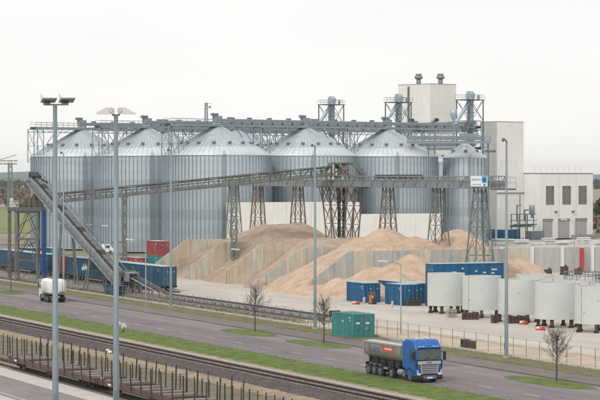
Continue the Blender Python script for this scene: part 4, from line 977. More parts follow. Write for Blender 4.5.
# ================================================================== CONTAINERS
CM = {}
def corr(L_, H_, m, depth=.045, pitch=.30):
    """corrugated sheet in the xz plane, x from 0 to L, proud side towards -y"""
    k = (round(L_, 2), round(H_, 2), m.name)
    if k not in CM:
        n = max(2, int(L_/pitch)); V = []; F = []; pts = []
        for i in range(n):
            x = L_*i/n; p = L_/n; pts += [(x, 0), (x+p*.25, 0), (x+p*.4, depth), (x+p*.85, depth)]
        pts.append((L_, 0))
        for x, y in pts: V += [(x, y, 0), (x, y, H_)]
        for i in range(len(pts)-1): F.append((2*i, 2*i+2, 2*i+3, 2*i+1))
        CM[k] = mesh('corrugated_sheet', V, F, m)
    return CM[k]
def container(label, a, b, z, L_, W_, H_, m, rz=0, name='shipping_container', group=None, door=None, roofm=None, doors=True, marks=0, cat='container'):
    """origin at the near end corner: x runs back along -x ... the door end faces +x, near side faces -y"""
    t = thing(name, label, cat, (a, b, z), rz, group); dm = door or m; roofm = roofm or M_ctop; e = .15
    for x in (-L_+e/2, -e/2):
        for y in (e/2, W_-e/2): box2('corner_post', t, (x-e/2, y-e/2, 0), (x+e/2, y+e/2, H_), m)
    for y in (.06, W_-.06):
        box2('bottom_rail', t, (-L_+e, y-.06, .0), (-e, y+.06, .17), m); box2('top_rail', t, (-L_+e, y-.05, H_-.12), (-e, y+.05, H_), m)
    for x in (-L_+.07, -.07): box2('end_sill', t, (x-.07, e, 0), (x+.07, W_-e, .16), m); box2('end_header', t, (x-.07, e, H_-.14), (x+.07, W_-e, H_), m)
    s = corr(L_-2*e, H_-.29, m)
    obj('side_panel', s, t, (-L_+e, .035, .17)); o = obj('side_panel', s, t, (-e, W_-.035, .17)); o.rotation_euler = (0, 0, PI)
    f = corr(W_-2*e, H_-.30, m); o = obj('front_panel', f, t, (-L_+.05, W_-e, .16)); o.rotation_euler = (0, 0, -PI/2)
    box2('roof', t, (-L_+.02, .02, H_-.05), (-.02, W_-.02, H_+.015), roofm)
    for i in range(int(L_/1.2)): box2('roof_rib', t, (-L_+.4+i*1.2, .12, H_+.015), (-L_+.9+i*1.2, W_-.12, H_+.045), roofm)
    for q, w in ((.10, .55), (.10, .3)) if L_ > 4 else (): box2('side_mark', t, (-L_*q-w, .004, H_*(.80 if w > .4 else .70)), (-L_*q, .012, H_*(.80 if w > .4 else .70)+.13), M_ctop)
    if doors:
        for i in range(2):
            y0, y1 = e+(W_-2*e)*i/2+.01, e+(W_-2*e)*(i+1)/2-.01
            d = box2('door', t, (-.09, y0, .17), (-.03, y1, H_-.15), dm)
            for q in (.25, .75):
                y = y0+(y1-y0)*q; rod('lock_rod', t, (.012, y, .12), (.012, y, H_-.1), .024, M_galv, 6); box2('handle', t, (.0, y-.05, 1.05), (.06, y+.32 if q < .5 else y+.05, 1.11), M_galv)
            for z0 in (.75, 1.45, 2.0): box2('door_rib', t, (-.03, y0+.05, z0), (-.012, y1-.05, z0+.06), dm)
            if marks:
                box2('door_mark', t, (-.030, y0+.22, H_*.58), (-.009, y0+.68, H_*.58+.20), M_plate)
                if i: box2('door_mark', t, (-.030, y0+.2, H_*.36), (-.009, y0+.48, H_*.36+.16), M_lamp)
            else:
                box2('door_mark', t, (-.030, y1-.36, H_*.70), (-.009, y1-.14, H_*.70+.10), M_plate)
    return t
GCT = 'blue containers stored before the sand bays'
container('blue container with its doors to the right, left of the orange machine', -293.0, 137.3, 0, 6.06, 2.44, 2.75, M_blue3, group=GCT)
container('blue container next to the first concrete shell, with a row of dark blocks before it', -284.3, 138.9, 0, 5.4, 2.75, 2.9, M_blue3, group=GCT)
container('blue container behind the other two, mostly showing its pale roof', -288.5, 143.0, 0, 12.0, 2.44, 2.8, M_blue, group=GCT)
container('lower blue container of the two storey stack behind the white shells', -283.4, 142.2, 0, 11.0, 2.44, 2.9, M_blue3, rz=0, group=GCT) if False else None
# two storey stack lies across: door marks on its long face
for z, lab in ((0, 'lower blue container of the stack behind the concrete shells'), (2.93, 'upper blue container of the stack, its long side above the concrete shells')):
    t = container(lab, -283.3, 142.0, z, 10.9, 2.44, 2.9, M_blue3, rz=-PI/2, group=GCT, doors=True)
    for x, w, zz in ((-3.2, .7, 1.6), (-4.2, .5, 1.35), (-4.5, .3, 2.1), (-6.6, .35, 1.7), (-7.9, .5, 1.5), (-9.4, .9, 1.9), (-9.2, .5, 1.4)):
        box2('side_mark', t, (x-w/2, W_ if False else 2.44-.02, zz), (x+w/2, 2.455, zz+.22), M_ctop)
    for x in (-5.45, -3.6, -8.4): box2('side_stiffener', t, (x-.06, 2.40, .17), (x+.06, 2.47, 2.78), M_blue3)
# teal site container by the road
t = container('teal container with white door labels on the verge beside the road', -228.6, 105.7, .1, 5.2, 2.7, 2.62, M_teal, rz=R(2), door=M_tealdoor, marks=1, roofm=M_teal)
box2('side_mark', t, (-2.75, .028, 1.7), (-2.3, .034, 1.82), M_plate)
# far blue row
GF = 'containers in a row before the far buildings'
for k, (lab, a, b, m) in enumerate((('far blue container partly hidden behind the rear sand cone', -562.5, 297.6, M_blue3), ('far blue container in front of the slim white tower', -563.5, 304.0, M_blue), ('far bright blue container right of the mast, before the pipework', -560.5, 310.2, M_blue3))):
    container(lab, a, b, 0, 6.06 if k != 1 else 6.06, 2.6, 2.9, m, rz=-PI/2+R(12)+PI, group=GF)
container('far dark grey container between the bright blue one and the building', -557.5, 316.2, 0, 4.6, 2.5, 2.5, M_galvd, rz=PI/2+R(12), group=GF)
container('far red container peeking out behind the rear sand cone', -566.0, 292.0, .6, 3.4, 2.5, 2.6, M_red, rz=PI/2+R(12), group=GF)
# red stack behind the train
GRD = 'stacked containers behind the train'
RX = W(-27.75, 440)
container('upper red container of the stack behind the train', RX[0]+2.2, RX[1]-.3, 2.62, 6.06, 2.44, 2.75, M_red, group=GRD)
container('dark teal container at the bottom of the red stack', RX[0]+2.2, RX[1]-.3, 0, 6.06, 2.44, 2.6, M_teal, group=GRD)
RX = W(-31.6, 440); container('lower red container just left of the teal one', RX[0]+2.2, RX[1]-.3, 0, 5.5, 2.1, 2.2, M_red, group=GRD)
RX = W(-34.2, 445); container('small red container standing left of the red stack', RX[0]+2.2, RX[1]-.3, 0, 3.0, 2.0, 2.1, M_red, group=GRD)
for k, (X, Yd, lab) in enumerate(((-53.5, 452, 'blue container at far left, rear of the train, under the transfer tower'), (-50.6, 470, 'faded blue container at far left, right of the other rear one'))):
    RX = W(X, Yd); container(lab, RX[0], RX[1], .1+.6*(1-k), 6.06, 2.44, 2.9, M_blue2, group=GRD)

# ================================================================== blue container train
def wheelset(t, x, y, r, m=M_black, gauge=.75):
    for s in (-1, 1): rod('wheel', t, (x, y+s*gauge-.07, r+.17), (x, y+s*gauge+.07, r+.17), r, m, 16)
    rod('axle', t, (x, y-gauge, r+.17), (x, y+gauge, r+.17), .09, m, 8)
def bogie(t, x, y, r=.45):
    for dx in (-.9, .9): wheelset(t, x+dx, y, r)
    for s in (-1, 1):
        box2('bogie_frame', t, (x-1.35, y+s*1.0-.07, r-.02+.17), (x+1.35, y+s*1.0+.07, r+.35), M_black)
        for dx in (-.9, .9): box2('axle_box', t, (x+dx-.18, y+s*1.0-.14, r), (x+dx+.18, y+s*1.0+.14, r+.34), M_black)
    box2('bolster', t, (x-.3, y-1.0, r+.2), (x+.3, y+1.0, r+.5), M_black)
def flat_car(a0, a1, lab):
    t = thing('flat_wagon', lab, 'railway wagon', (a0, 122.3, .02), 0, 'flat wagons of the container train'); Lw = a1-a0
    for y in (-1.2, 1.2): box2('side_sill', t, (0, y-.1, .72), (Lw, y+.1, .98), M_black)
    n = int(Lw/2.5)
    for i in range(n+1): box2('cross_member', t, (Lw*i/n*.98+.1, -1.1, .76), (Lw*i/n*.98+.3, 1.1, .94), M_black)
    for x in (2.6, Lw-2.6): bogie(t, x, 0, .40)
    for x in (0, Lw):
        for y in (-.85, .85): rod('buffer', t, (x-.4, y, .85), (x+.4, y, .85), .2, M_black, 10)
TRN = [(-422.0, -397.4, 'leftmost flat wagon of the container train'), (-396.6, -380.2, 'second flat wagon from the left, under the red container'), (-379.4, -356.0, 'third flat wagon, behind the steep conveyor'), (-355.2, -331.6, 'last flat wagon of the container train at its right end')]
for q in TRN: flat_car(*q)
GT = 'containers loaded on the train'
def tc_(a1, L_, m, lab, H_=2.95): container(lab, a1, 121.05, .99, L_, 2.5, H_, m, group=GT, roofm=M_ctop)
tc_(-409.7, 12.0, M_blue2, 'leftmost faded blue container on the train'); tc_(-397.5, 12.0, M_blue2, 'second faded blue container from the left on the train')
tc_(-390.2, 6.06, M_blue2, 'short blue container on the train, just left of the red one'); tc_(-382.0, 4.6, M_red, 'red container on the train, seen past the white lorry')
tc_(-367.3, 11.9, M_blue2, 'blue container with white scrawls on the train, behind the steep conveyor'); tc_(-356.1, 10.8, M_blue2, 'blue container on the third wagon, behind the conveyor foot')
tc_(-343.6, 11.4, M_blue2, 'blue container second from the right end of the train'); tc_(-331.7, 11.6, M_blue2, 'blue container with its doors in view at the right end of the train')
t = bpy.data.objects.get('shipping_container')
# white scrawls on one container side
g_ = [o for o in C.objects if o.get('label', '').startswith('blue container with white scrawls')][0]
rnd = random.Random(4)
for k in range(9):
    x = -3.6+.32*k; zc_ = 1.0+rnd.uniform(-.15, .2)
    o = box2('scrawl', g_, (x, -.012, zc_), (x+.28, .0, zc_+rnd.uniform(.5, 1.0)), M_signw)
    o.rotation_euler = (0, rnd.uniform(-.4, .4), 0)

# ================================================================== white concrete shells
def half_ring(Ro, th, h, a0, a1, m):
    n = 26; V = []; F = []; sm = []
    def face(*p):
        b = len(V); V.extend(p); F.append(tuple(range(b, b+len(p))))
    for r, inv in ((Ro, 0), (Ro-th, 1)):              # curved skins share vertices, rims do not
        b = len(V)
        for i in range(n+1):
            a = a0+(a1-a0)*i/n; V.extend([(r*math.cos(a), r*math.sin(a), 0), (r*math.cos(a), r*math.sin(a), h)])
        for i in range(n):
            q = (b+2*i, b+2*i+2, b+2*i+3, b+2*i+1); F.append(q[::-1] if inv else q); sm.append(len(F)-1)
    P = lambda r, a, z: (r*math.cos(a), r*math.sin(a), z)
    for i in range(n):
        a, c = a0+(a1-a0)*i/n, a0+(a1-a0)*(i+1)/n
        face(P(Ro, a, h), P(Ro, c, h), P(Ro-th, c, h), P(Ro-th, a, h)); face(P(Ro, c, 0), P(Ro, a, 0), P(Ro-th, a, 0), P(Ro-th, c, 0))
    for a in (a0, a1): face(P(Ro, a, 0), P(Ro-th, a, 0), P(Ro-th, a, h), P(Ro, a, h))
    me = mesh('half_shell', V, F, m)
    for i in sm: me.polygons[i].use_smooth = True
    return me
SH = {}
def shell(a, b, D_, h, label, rz, seam=.06, off=.22, rail=False, lift=1.0, group='concrete tower shells standing on blocks'):
    t = thing('concrete_shell', label, 'concrete shell', (a, b, 0), rz, group); k = (D_, h)
    if k not in SH: SH[k] = half_ring(D_/2, .28, h, -PI/2+.012, PI/2-.012, M_shell)
    o = obj('half_shell', SH[k], t, (off, 0, lift)); o2 = obj('half_shell', SH[k], t, (-off*.2, 0, lift)); o2.rotation_euler = (0, 0, PI)
    for q, z in ((-1.9, .55), (-1.15, .3), (-.5, .62)):
        q -= rz; r = D_/2+.03; rod('lifting_socket', t, ((r-.12)*math.cos(q), (r-.12)*math.sin(q), lift+h*z), ((r+.22*0)*math.cos(q), r*math.sin(q), lift+h*z), .07, M_galvd, 8)
    for i in range(6):
        q = 2*PI*i/6+.2; r = D_/2-.25; x, y = r*math.cos(q), r*math.sin(q)
        box('support_block', t, (x, y, lift*.5), (.34, .34, lift-.02), M_wood, (0, 0, q)); box('block_foot', t, (x, y, .13), (.52, .52, .22), M_black, (0, 0, q))
    if rail:
        segs = []; z0 = lift+h
        for i in range(14):
            p, q = [((D_/2-.15)*math.cos(v), (D_/2-.15)*math.sin(v)) for v in (2*PI*i/14, 2*PI*(i+1)/14)]
            segs += [((*p, z0), (*p, z0+1.0)), ((*p, z0+1.0), (*q, z0+1.0)), ((*p, z0+.55), (*q, z0+.55))]
        V, F = bars_mesh(segs, .06); obj('guard_rail', mesh('guard_rail', V, F, M_galvd), t)
# the line of sight crosses this row at about 66 degrees; the halves face it with their joint
FR = [(-267.6, 137.2, 4.75, 4.2, 'frontmost concrete shell at the left end of the row, against the blue containers', R(-55)), (-257.5, 137.0, 4.9, 4.25, 'second concrete shell of the front row, left of the tall mast', R(20)),
      (-247.6, 136.8, 4.95, 4.25, 'third concrete shell of the front row, right behind the tall mast', R(-10)), (-237.6, 136.6, 5.2, 4.3, 'fourth concrete shell of the front row with a joint on its face', R(-58)),
      (-228.2, 136.4, 5.2, 4.3, 'last concrete shell of the front row, cut by the right edge', R(15))]
for i, (a, b, D_, h, lab, rz) in enumerate(FR): shell(a, b, D_, h, lab, rz, off=.25 if i in (0, 3) else .03)
RR = [(-266, 149.5, 'second row concrete shell behind the first front one'), (-257, 148.0, 'second row concrete shell left of the tall mast'), (-249.5, 147.0, 'second row concrete shell with a guard rail, behind the third front one'), (-241, 146.5, 'second row concrete shell with a guard rail, above the fourth front one'), (-233, 146, 'second row concrete shell at the right edge'),
      (-251.5, 156.0, 'rear row concrete shell before the rear panel wall, left'), (-243, 156.0, 'rear row concrete shell before the rear panel wall, middle'), (-236, 155.6, 'rear row concrete shell before the rear panel wall, right'), (-262.5, 158.5, 'rear row concrete shell next to the white trailer'), (-229, 150, 'second row concrete shell cut by the right edge'), (-247, 166, 'farthest concrete shell, left, before the rusty blocks'), (-241, 167, 'farthest concrete shell, middle, before the rear panel wall'), (-234.5, 166.5, 'farthest concrete shell, right, before the rear panel wall')]
for i, (a, b, lab) in enumerate(RR): shell(a, b, 4.9, 4.0, lab, .7*i, off=.03, rail=(i in (2, 3, 4, 6)), lift=.9)
# white flat box behind the shells
t = thing('white_trailer', 'low white box trailer behind the shells, right of the tall mast', 'trailer', (-268, 158.5, 0), R(64))
box2('body', t, (-3.2, -1.1, .9), (3.2, 1.1, 3.9), M_whitev); box2('roof', t, (-3.25, -1.15, 3.9), (3.25, 1.15, 4.0), M_plate)
for x in (-1.4, 1.4):
    for y in (-.9, .9): rod('wheel', t, (x, y-.12, .42), (x, y+.12, .42), .42, M_tyre, 14)
box2('drawbar', t, (3.2, -.1, .7), (4.6, .1, .85), M_black)
# timber stacks between the shells
def block_stack(a, b, n, lab, rz, m=M_wood, h=1.0):
    t = thing('timber_blocks', lab, 'timber stack', (a, b, 0), rz, 'dark timber block stacks by the shells')
    for i in range(n):
        box2('timber', t, (i*.44, -.24, 0), (i*.44+.34, .24, h-.06*(i % 3)), m); box2('strap', t, (i*.44-.01, -.26, h*.5), (i*.44+.35, -.242, h*.5+.06), M_black)
block_stack(-258.2, 132.5, 3, 'three pale dusty blocks standing before the first two shells', PI/2, M_woodp, 1.2); block_stack(-254.0, 132.4, 5, 'row of dark blocks leaning before the second shell', PI/2-.3)
block_stack(-246.6, 132.6, 2, 'pair of dark blocks just left of the tall mast', PI/2); block_stack(-245.2, 134.0, 6, 'dark block row right of the tall mast, under the third shell', PI/2-.1)
block_stack(-283.6, 139.3, 5, 'row of dark blocks at the foot of the right blue container', PI/2, h=.9)
# orange machine and small things by the containers
t = thing('site_machine', 'small upright orange machine between the two blue containers', 'machine', (-289.5, 136.9, 0), .3)
box2('skid', t, (-.5, -.4, 0), (.5, .4, .12), M_black); box2('body', t, (-.38, -.3, .12), (.12, .3, 1.25), M_orange); box2('engine', t, (.14, -.28, .12), (.46, .28, .8), M_wood)
for x in (-.36, .1): bar('frame_bar', t, (x, -.34, .12), (x, -.34, 1.65), .05, M_orange); bar('frame_bar', t, (x, .34, .12), (x, .34, 1.65), .05, M_orange)
for y in (-.34, .34): bar('frame_bar', t, (-.36, y, 1.65), (.1, y, 1.65), .05, M_orange)
bar('exhaust', t, (.3, 0, .8), (.3, 0, 1.35), .09, M_black); box2('control_panel', t, (.122, -.2, .85), (.14, .2, 1.15), M_plate)
for k, (a, b, lab, hh) in enumerate(((-290.8, 136.2, 'white board standing just left of the orange machine', .95), (-282.0, 136.3, 'white board leaning before the right blue container', .85), (-279.8, 140.8, 'white board at the right corner of the blue container', 1.1))):
    t = thing('white_board', lab, 'board', (a, b, 0), .5+.2*k); o = box('panel', t, (0, 0, hh/2), (.06, .5, hh), M_plate, (0, R(6), 0)); box2('foot', t, (-.2, -.25, 0), (.2, -.2, .06), M_galvd); box2('foot', t, (-.2, .2, 0), (.2, .25, .06), M_galvd)
def cone_thing(a, b, lab):
    t = thing('red_white_marker', lab, 'barrier', (a, b, 0), .3, 'red and white ground markers')
    box2('base', t, (-.5, -.35, 0), (.5, .35, .18), M_redp); box2('block', t, (-.42, -.25, .18), (.0, .25, .42), M_plate); box2('block', t, (.0, -.25, .18), (.42, .25, .38), M_orangered)
cone_thing(-290.0, 134.6, 'red and white marker on the ground before the orange machine'); cone_thing(-243.0, 135.0, 'red and white marker under the third shell, right of the mast'); cone_thing(-233.2, 131.8, 'red and white marker below the last front shells')
t = thing('dark_crate_pair', 'pair of dark boxes standing at the fence, right of the blue truck', 'box', (-209.5, 109.9, 0), 0)
box2('box', t, (-1.1, -.3, .2), (-.05, .3, 1.1), M_black); box2('box', t, (.05, -.3, .2), (1.2, .3, 1.0), M_wood); box2('foot', t, (-1.1, -.3, 0), (1.2, .3, .2), M_galvd)

# ================================================================== stake wagons on the siding
def stake_wagon(a0, a1, lab):
    t = thing('stake_wagon', lab, 'railway wagon', (a0, 61.6, -.02), 0, 'flat stake wagons on the siding'); Lw = a1-a0
    zd = 1.18
    for y in (-1.34, 1.34):
        n = 9
        for i in range(n): box2('side_sill', t, (Lw*i/n+.02, y-.06, .78), (Lw*(i+1)/n-.02, y+.06, zd+.04), M_wagon)
        for i in range(11):
            x = .9+(Lw-1.8)*i/10; o = bar('stake', t, (x, y+math.copysign(.10, y), .85), (x+random.gauss(0, .04), y+math.copysign(.14, y)+random.gauss(0, .03), 3.02+random.gauss(0, .06)), .07, M_stake, .10)
            box2('stake_pocket', t, (x-.14, y+math.copysign(.07, y)-.07, .80), (x+.14, y+math.copysign(.07, y)+.07, 1.14), M_wagon)
    nb = 60
    for i in range(nb): box2('floor_board', t, (.15+(Lw-.3)*i/nb, -1.27, zd-.06), (.15+(Lw-.3)*(i+.93)/nb, 1.27, zd+random.uniform(-.012, .012)), M_deck if i % 5 else M_wood)
    for i in range(11):
        x = 1.5+(Lw-3)*i/10; box2('bunk', t, (x-.22, -1.25, zd+.015), (x+.22, 1.25, zd+.12), M_bunk if i not in (2, 7) else M_wood)
    box2('centre_sill', t, (.3, -.3, .62), (Lw-.3, .3, zd-.07), M_black)
    for x in (3.0, Lw-3.0): bogie(t, x, 0, .46)
    for x, s in ((0, -1), (Lw, 1)):
        box2('headstock', t, (x-.06 if s > 0 else x-.06, -1.3, .72), (x+.06, 1.3, zd+.05), M_wagon)
        for y in (-.87, .87):
            rod('buffer', t, (x, y, 1.0), (x+s*.55, y, 1.0), .09, M_black, 10); rod('buffer_head', t, (x+s*.52, y, 1.0), (x+s*.60, y, 1.0), .24, M_black, 14)
    rod('brake_pipe', t, (5, -1.1, .62), (Lw-5, -1.1, .62), .10, M_galv, 8)
    box2('brake_box', t, (Lw*.45, -1.2, .45), (Lw*.55, -.6, .78), M_black); box2('lamp_bracket', t, (-.12, -1.25, 1.1), (-.02, -1.05, 1.4), M_plate)
    box2('number_plate', t, (2.2, -1.412, .9), (3.1, -1.402, 1.06), M_plate)
stake_wagon(-206.5, -181.2, 'brown flat wagon with tall stakes, left one on the siding'); stake_wagon(-179.8, -154.5, 'brown flat wagon with tall stakes, right one, behind the second lamp mast')

# ================================================================== BLUE TIPPER TRUCK
def wheel(t, x, y, r=.5, w=.32, s=-1):
    o = rod('wheel', t, (x, y-w/2, r), (x, y+w/2, r), r, M_tyre, 22)
    rim = rod('rim', t, (x, y+s*(w/2-.01), r), (x, y+s*(w/2+.012), r), r*.58, M_rim, 16); hub = rod('hub', t, (x, y+s*(w/2), r), (x, y+s*(w/2+.06), r), r*.22, M_galvd, 10)
t = thing('tipper_truck', 'blue lorry with a grey tipper trailer driving on the road', 'truck', (-177.9, 89.55, 0))
# local: x forward (0 = front), y across (-1.25 near side)
cw = 1.25
prof = [(-2.25, .55), (-.05, .55), (.0, 1.2), (-.02, 1.95), (-.13, 2.95), (-.30, 3.25), (-.65, 3.62), (-1.1, 3.75), (-2.25, 3.72)]
def cab_loft():
    bm = bmesh.new(); secs = []
    for y, k in ((-cw, .0), (-cw+.10, 1), (cw-.10, 1), (cw, 0)):
        vs_ = []
        for x, z in prof:
            xx = x-(0 if k else .09) if x > -2 else x; zz = z-(0 if k else .05) if z > 3 else z
            vs_.append(bm.verts.new((xx, y, zz)))
        secs.append(vs_)
    n = len(prof)
    for a, b in zip(secs, secs[1:]):
        for i in range(n): bm.faces.new((a[i], a[(i+1) % n], b[(i+1) % n], b[i]))
    bm.faces.new(secs[0][::-1]); bm.faces.new(secs[-1]); bmesh.ops.recalc_face_normals(bm, faces=bm.faces)
    me = bpy.data.meshes.new('cab'); bm.to_mesh(me); bm.free(); me.materials.append(M_truck); return me
cab = obj('cab', cab_loft(), t)
bv = cab.modifiers.new('edge', 'BEVEL'); bv.width = .06; bv.segments = 3; bv.limit_method = 'ANGLE'; bv.angle_limit = R(25)
def quad_slab(name, p, m, th=.02, par=None):
    """thin slab from 4 corner points (outline in 3-D), thickened along its normal"""
    p = [Vector(q) for q in p]; nr = (p[1]-p[0]).cross(p[2]-p[0]).normalized()*th
    V = p+[q+nr for q in p]; F = [(3, 2, 1, 0), (4, 5, 6, 7), (0, 1, 5, 4), (1, 2, 6, 5), (2, 3, 7, 6), (3, 0, 4, 7)]
    return obj(name, mesh(name, V, F, m), par or t)
quad_slab('windscreen', [(-.025, -1.08, 2.02), (-.025, 1.08, 2.02), (-.13, 1.04, 2.92), (-.13, -1.04, 2.92)], M_glass, .035)
box2('windscreen_surround', t, (-.05, -1.12, 1.93), (.035, 1.12, 2.0), M_black)
for y in (-.45, .45): bar('wiper', t, (.05, y, 2.03), (.02, y+.5, 2.3), .03, M_black)
quad_slab('sun_visor', [(-.08, -1.15, 2.96), (-.08, 1.15, 2.96), (.12, 1.1, 3.10), (.12, -1.1, 3.10)], M_truck, .04)
for y in (-.85, -.5, .5, .85): box2('marker_lamp', t, (-.22, y-.1, 3.12), (-.10, y+.1, 3.19), M_chrome)
for y in (-.9, .9): rod('roof_horn', t, (-1.7, y*.5, 3.80), (-1.0, y*.5, 3.80), .06, M_chrome, 8)
for y in (-.75, -.25, .25, .75): box2('roof_lamp', t, (-.95, y-.12, 3.74), (-.80, y+.12, 3.88), M_chrome)
box2('front_band', t, (-.01, -1.12, 1.62), (.035, 1.12, 1.90), M_silver)
box2('badge', t, (.035, -.24, 1.72), (.045, .24, 1.80), M_signd)
prism('grille', t, [(-.80, 1.58), (.80, 1.58), (.72, .78), (-.72, .78)], 'x', .0, .035, M_black)
for k in range(5): 
    z = .84+.15*k; box2('grille_bar', t, (.035, -.74-.012*k, z), (.065, .74+.012*k, z+.075), M_silver)
for s in (-1, 1):
    bar('grille_side', t, (.04, s*.75, .76), (.04, s*.84, 1.62), .07, M_silver)
    quad = [(s*.86, .62), (s*1.18, .66), (s*1.18, .92), (s*.84, .86)]
    prism('headlamp', t, quad, 'x', -.02, .05, M_chrome)
    box2('fog_lamp', t, (.04, s*.75-.12, .44), (.07, s*.75+.12, .54), M_chrome)
    box2('indicator', t, (-.02, s*1.13-.05, .95), (.045, s*1.13+.05, 1.12), M_lamp)
    # mirrors
    bar('mirror_arm', t, (-.22, s*1.2, 2.75), (-.05, s*1.48, 2.6), .05, M_black); box2('mirror', t, (-.12, s*1.50-.12, 1.95), (.03, s*1.50+.12, 2.7), M_black)
    # side windows and door
    box2('side_window', t, (-1.18, s*1.252-.008, 2.05), (-.28, s*1.252+.008, 2.82), M_glass)
    box2('door_seam', t, (-1.28, s*1.253-.005, .95), (-1.25, s*1.253+.005, 2.95), M_black); box2('door_handle', t, (-1.15, s*1.27-.012, 1.78), (-.95, s*1.27+.012, 1.84), M_black)
    for z in (.62, .95): box2('step', t, (-.55, s*1.21-.06, z-.06), (-.1, s*1.21+.06, z), M_black)
    box2('side_deflector', t, (-2.75, s*1.2-.03, 1.2), (-2.26, s*1.2+.03, 3.5), M_truck)
prism('bumper', t, [(-.7, .28), (.02, .28), (.10, .45), (.06, .70), (-.7, .70)], 'y', -1.24, 1.24, M_black)
box2('bumper_panel', t, (.08, -.62, .36), (.105, .62, .66), M_galvd); box2('number_plate', t, (.106, -.26, .40), (.118, .26, .52), M_plate)
for y in (-1.0, 1.0): bar('cab_seam', t, (.0, y*.93, 1.93), (-.02, y*.93, 1.0), .022, M_black)
for s in (-1, 1):
    box2('cab_seam', t, (-2.2, s*1.253-.004, 1.0), (-.15, s*1.253+.004, 1.02), M_black); box2('cab_seam', t, (-.27, s*1.253-.004, 1.1), (-.25, s*1.253+.004, 2.9), M_black); box2('side_skirt', t, (-2.25, s*1.2-.05, .35), (-2.0, s*1.2+.05, 1.0), M_black)
    box2('corner_vane', t, (-.12, s*1.2-.05, 1.25), (.03, s*1.2+.05, 2.0), M_black)
# chassis
for y in (-.42, .42): box2('chassis_rail', t, (-6.6, y-.05, .62), (-1.2, y+.05, .88), M_black)
for s in (-1, 1):
    rod('fuel_tank', t, (-3.85, s*.95, .68), (-2.85, s*.95, .68), .30, M_galv if s < 0 else M_black, 14)
    box2('battery_box', t, (-2.8, s*.95-.25, .4), (-2.35, s*.95+.25, .95), M_galvd)
    box2('mudguard', t, (-5.75, s*1.02-.2, 1.10), (-4.5, s*1.02+.2, 1.16), M_black)
    prism('wheel_arch', t, [(-2.05, .3), (-1.95, .85), (-1.65, 1.12), (-1.05, 1.12), (-.75, .85), (-.70, .3), (-.6, .3), (-.62, .95), (-1.0, 1.24), (-1.7, 1.24), (-2.1, .95), (-2.18, .3)], 'y', s*1.262-.01, s*1.262+.01, M_black)
for x in (-1.35, -5.1): 
    for s in (-1, 1): wheel(t, x, s*1.03, .5, .36, s)
for x in (-7.35, -8.55, -9.75):
    for s in (-1, 1):
        wheel(t, x, s*1.05, .5, .38, s)
    rod('axle', t, (x, -1, .5), (x, 1, .5), .1, M_black)
# trailer frame
for y in (-.5, .5): box2('trailer_rail', t, (-10.4, y-.07, .95), (-3.6, y+.07, 1.28), M_black)
for s in (-1, 1):
    prism('mudguard', t, [(-10.35, .95), (-10.2, 1.12), (-6.9, 1.12), (-6.75, .95), (-6.75, 1.02), (-6.88, 1.18), (-10.22, 1.18), (-10.35, 1.02)], 'y', s*1.05-.2, s*1.05+.2, M_black)
    box2('side_guard', t, (-6.7, s*1.15-.02, .75), (-5.9, s*1.15+.02, .95), M_galv); bar('landing_leg', t, (-6.2, s*.8, .25), (-6.2, s*.8, 1.2), .12, M_galvd)
    box2('rear_lamp', t, (-10.55, s*.9-.2, .8), (-10.45, s*.9+.2, .95), M_redp)
box2('rear_bumper', t, (-10.6, -1.15, .55), (-10.5, 1.15, .72), M_black)
box2('tipping_frame', t, (-10.3, -.85, 1.2), (-3.4, .85, 1.5), M_black)
for s in (-1, 1):
    for x in (-9.9, -8.4, -6.8, -5.2, -3.8): box2('frame_bracket', t, (x-.12, s*.95-.1, 1.2), (x+.12, s*.95+.1, 1.72), M_black)
    rod('air_tank', t, (-6.5, s*.8, .75), (-5.9, s*.8, .75), .2, M_black, 12); box2('spare_box', t, (-4.4, s*.9-.2, .95), (-3.9, s*.9+.2, 1.35), M_black)
# half-round dump body: cross-section sweeps from x=-10.5 to -2.95
def dump():
    n = 14; sec = []
    for i in range(n+1):
        q = PI+PI*i/n; sec.append((1.24*math.cos(q), max(-1, math.sin(q))*1.08))
    sec = [(-1.26, .62)]+[(y, z) for y, z in sec]+[(1.26, .62)]
    V = []; F = []
    st = [(-10.62, 2.52), (-10.45, 2.36), (-3.2, 2.36), (-2.95, 2.42)]
    m_ = len(sec)
    for x, z0 in st:
        for y, z in sec: V.append((x, y, z0+z))
        for y, z in sec: V.append((x, y*.94, z0+z*.93+.04))
    for k in range(len(st)-1):
        for i in range(m_-1):
            a = 2*m_*k+i; b = 2*m_*(k+1)+i
            F += [(a, a+1, b+1, b), (a+m_, b+m_, b+m_+1, a+m_+1)]
    for k, fl in ((0, 0), (len(st)-1, 1)):
        o = 2*m_*k
        for i in range(m_-1): F.append((o+i, o+m_+i, o+m_+i+1, o+i+1))
        F.append(tuple(o+m_+i for i in range(m_))) if fl else F.append(tuple(o+m_+i for i in range(m_))[::-1])
    me = mesh('dump_body', V, F, M_alu, True)
    return me
db = obj('dump_body', dump(), t)
es = db.modifiers.new('split', 'EDGE_SPLIT'); es.split_angle = R(40)
for s in (-1, 1):
    box2('body_rail', t, (-10.65, s*1.27-.05, 2.93), (-2.92, s*1.27+.05, 3.08), M_alud)
    for x in (-10.5, -8.6, -6.7, -4.8, -3.1): box2('body_rib', t, (x-.05, s*1.275-.025, 2.30), (x+.05, s*1.275+.025, 2.93), M_alu)
box2('tailgate_frame', t, (-10.72, -1.26, 1.75), (-10.63, 1.26, 3.05), M_alud); box2('front_wall', t, (-2.94, -1.22, 1.9), (-2.84, 1.22, 3.15), M_alu)
for k in range(3): box2('tarpaulin_fold', t, (-10.5+.1*k, -1.1+.1*k, 3.0+.04*k), (-2.95, -.85+.25*k, 3.06+.04*k), M_woodp if k != 1 else M_signw)
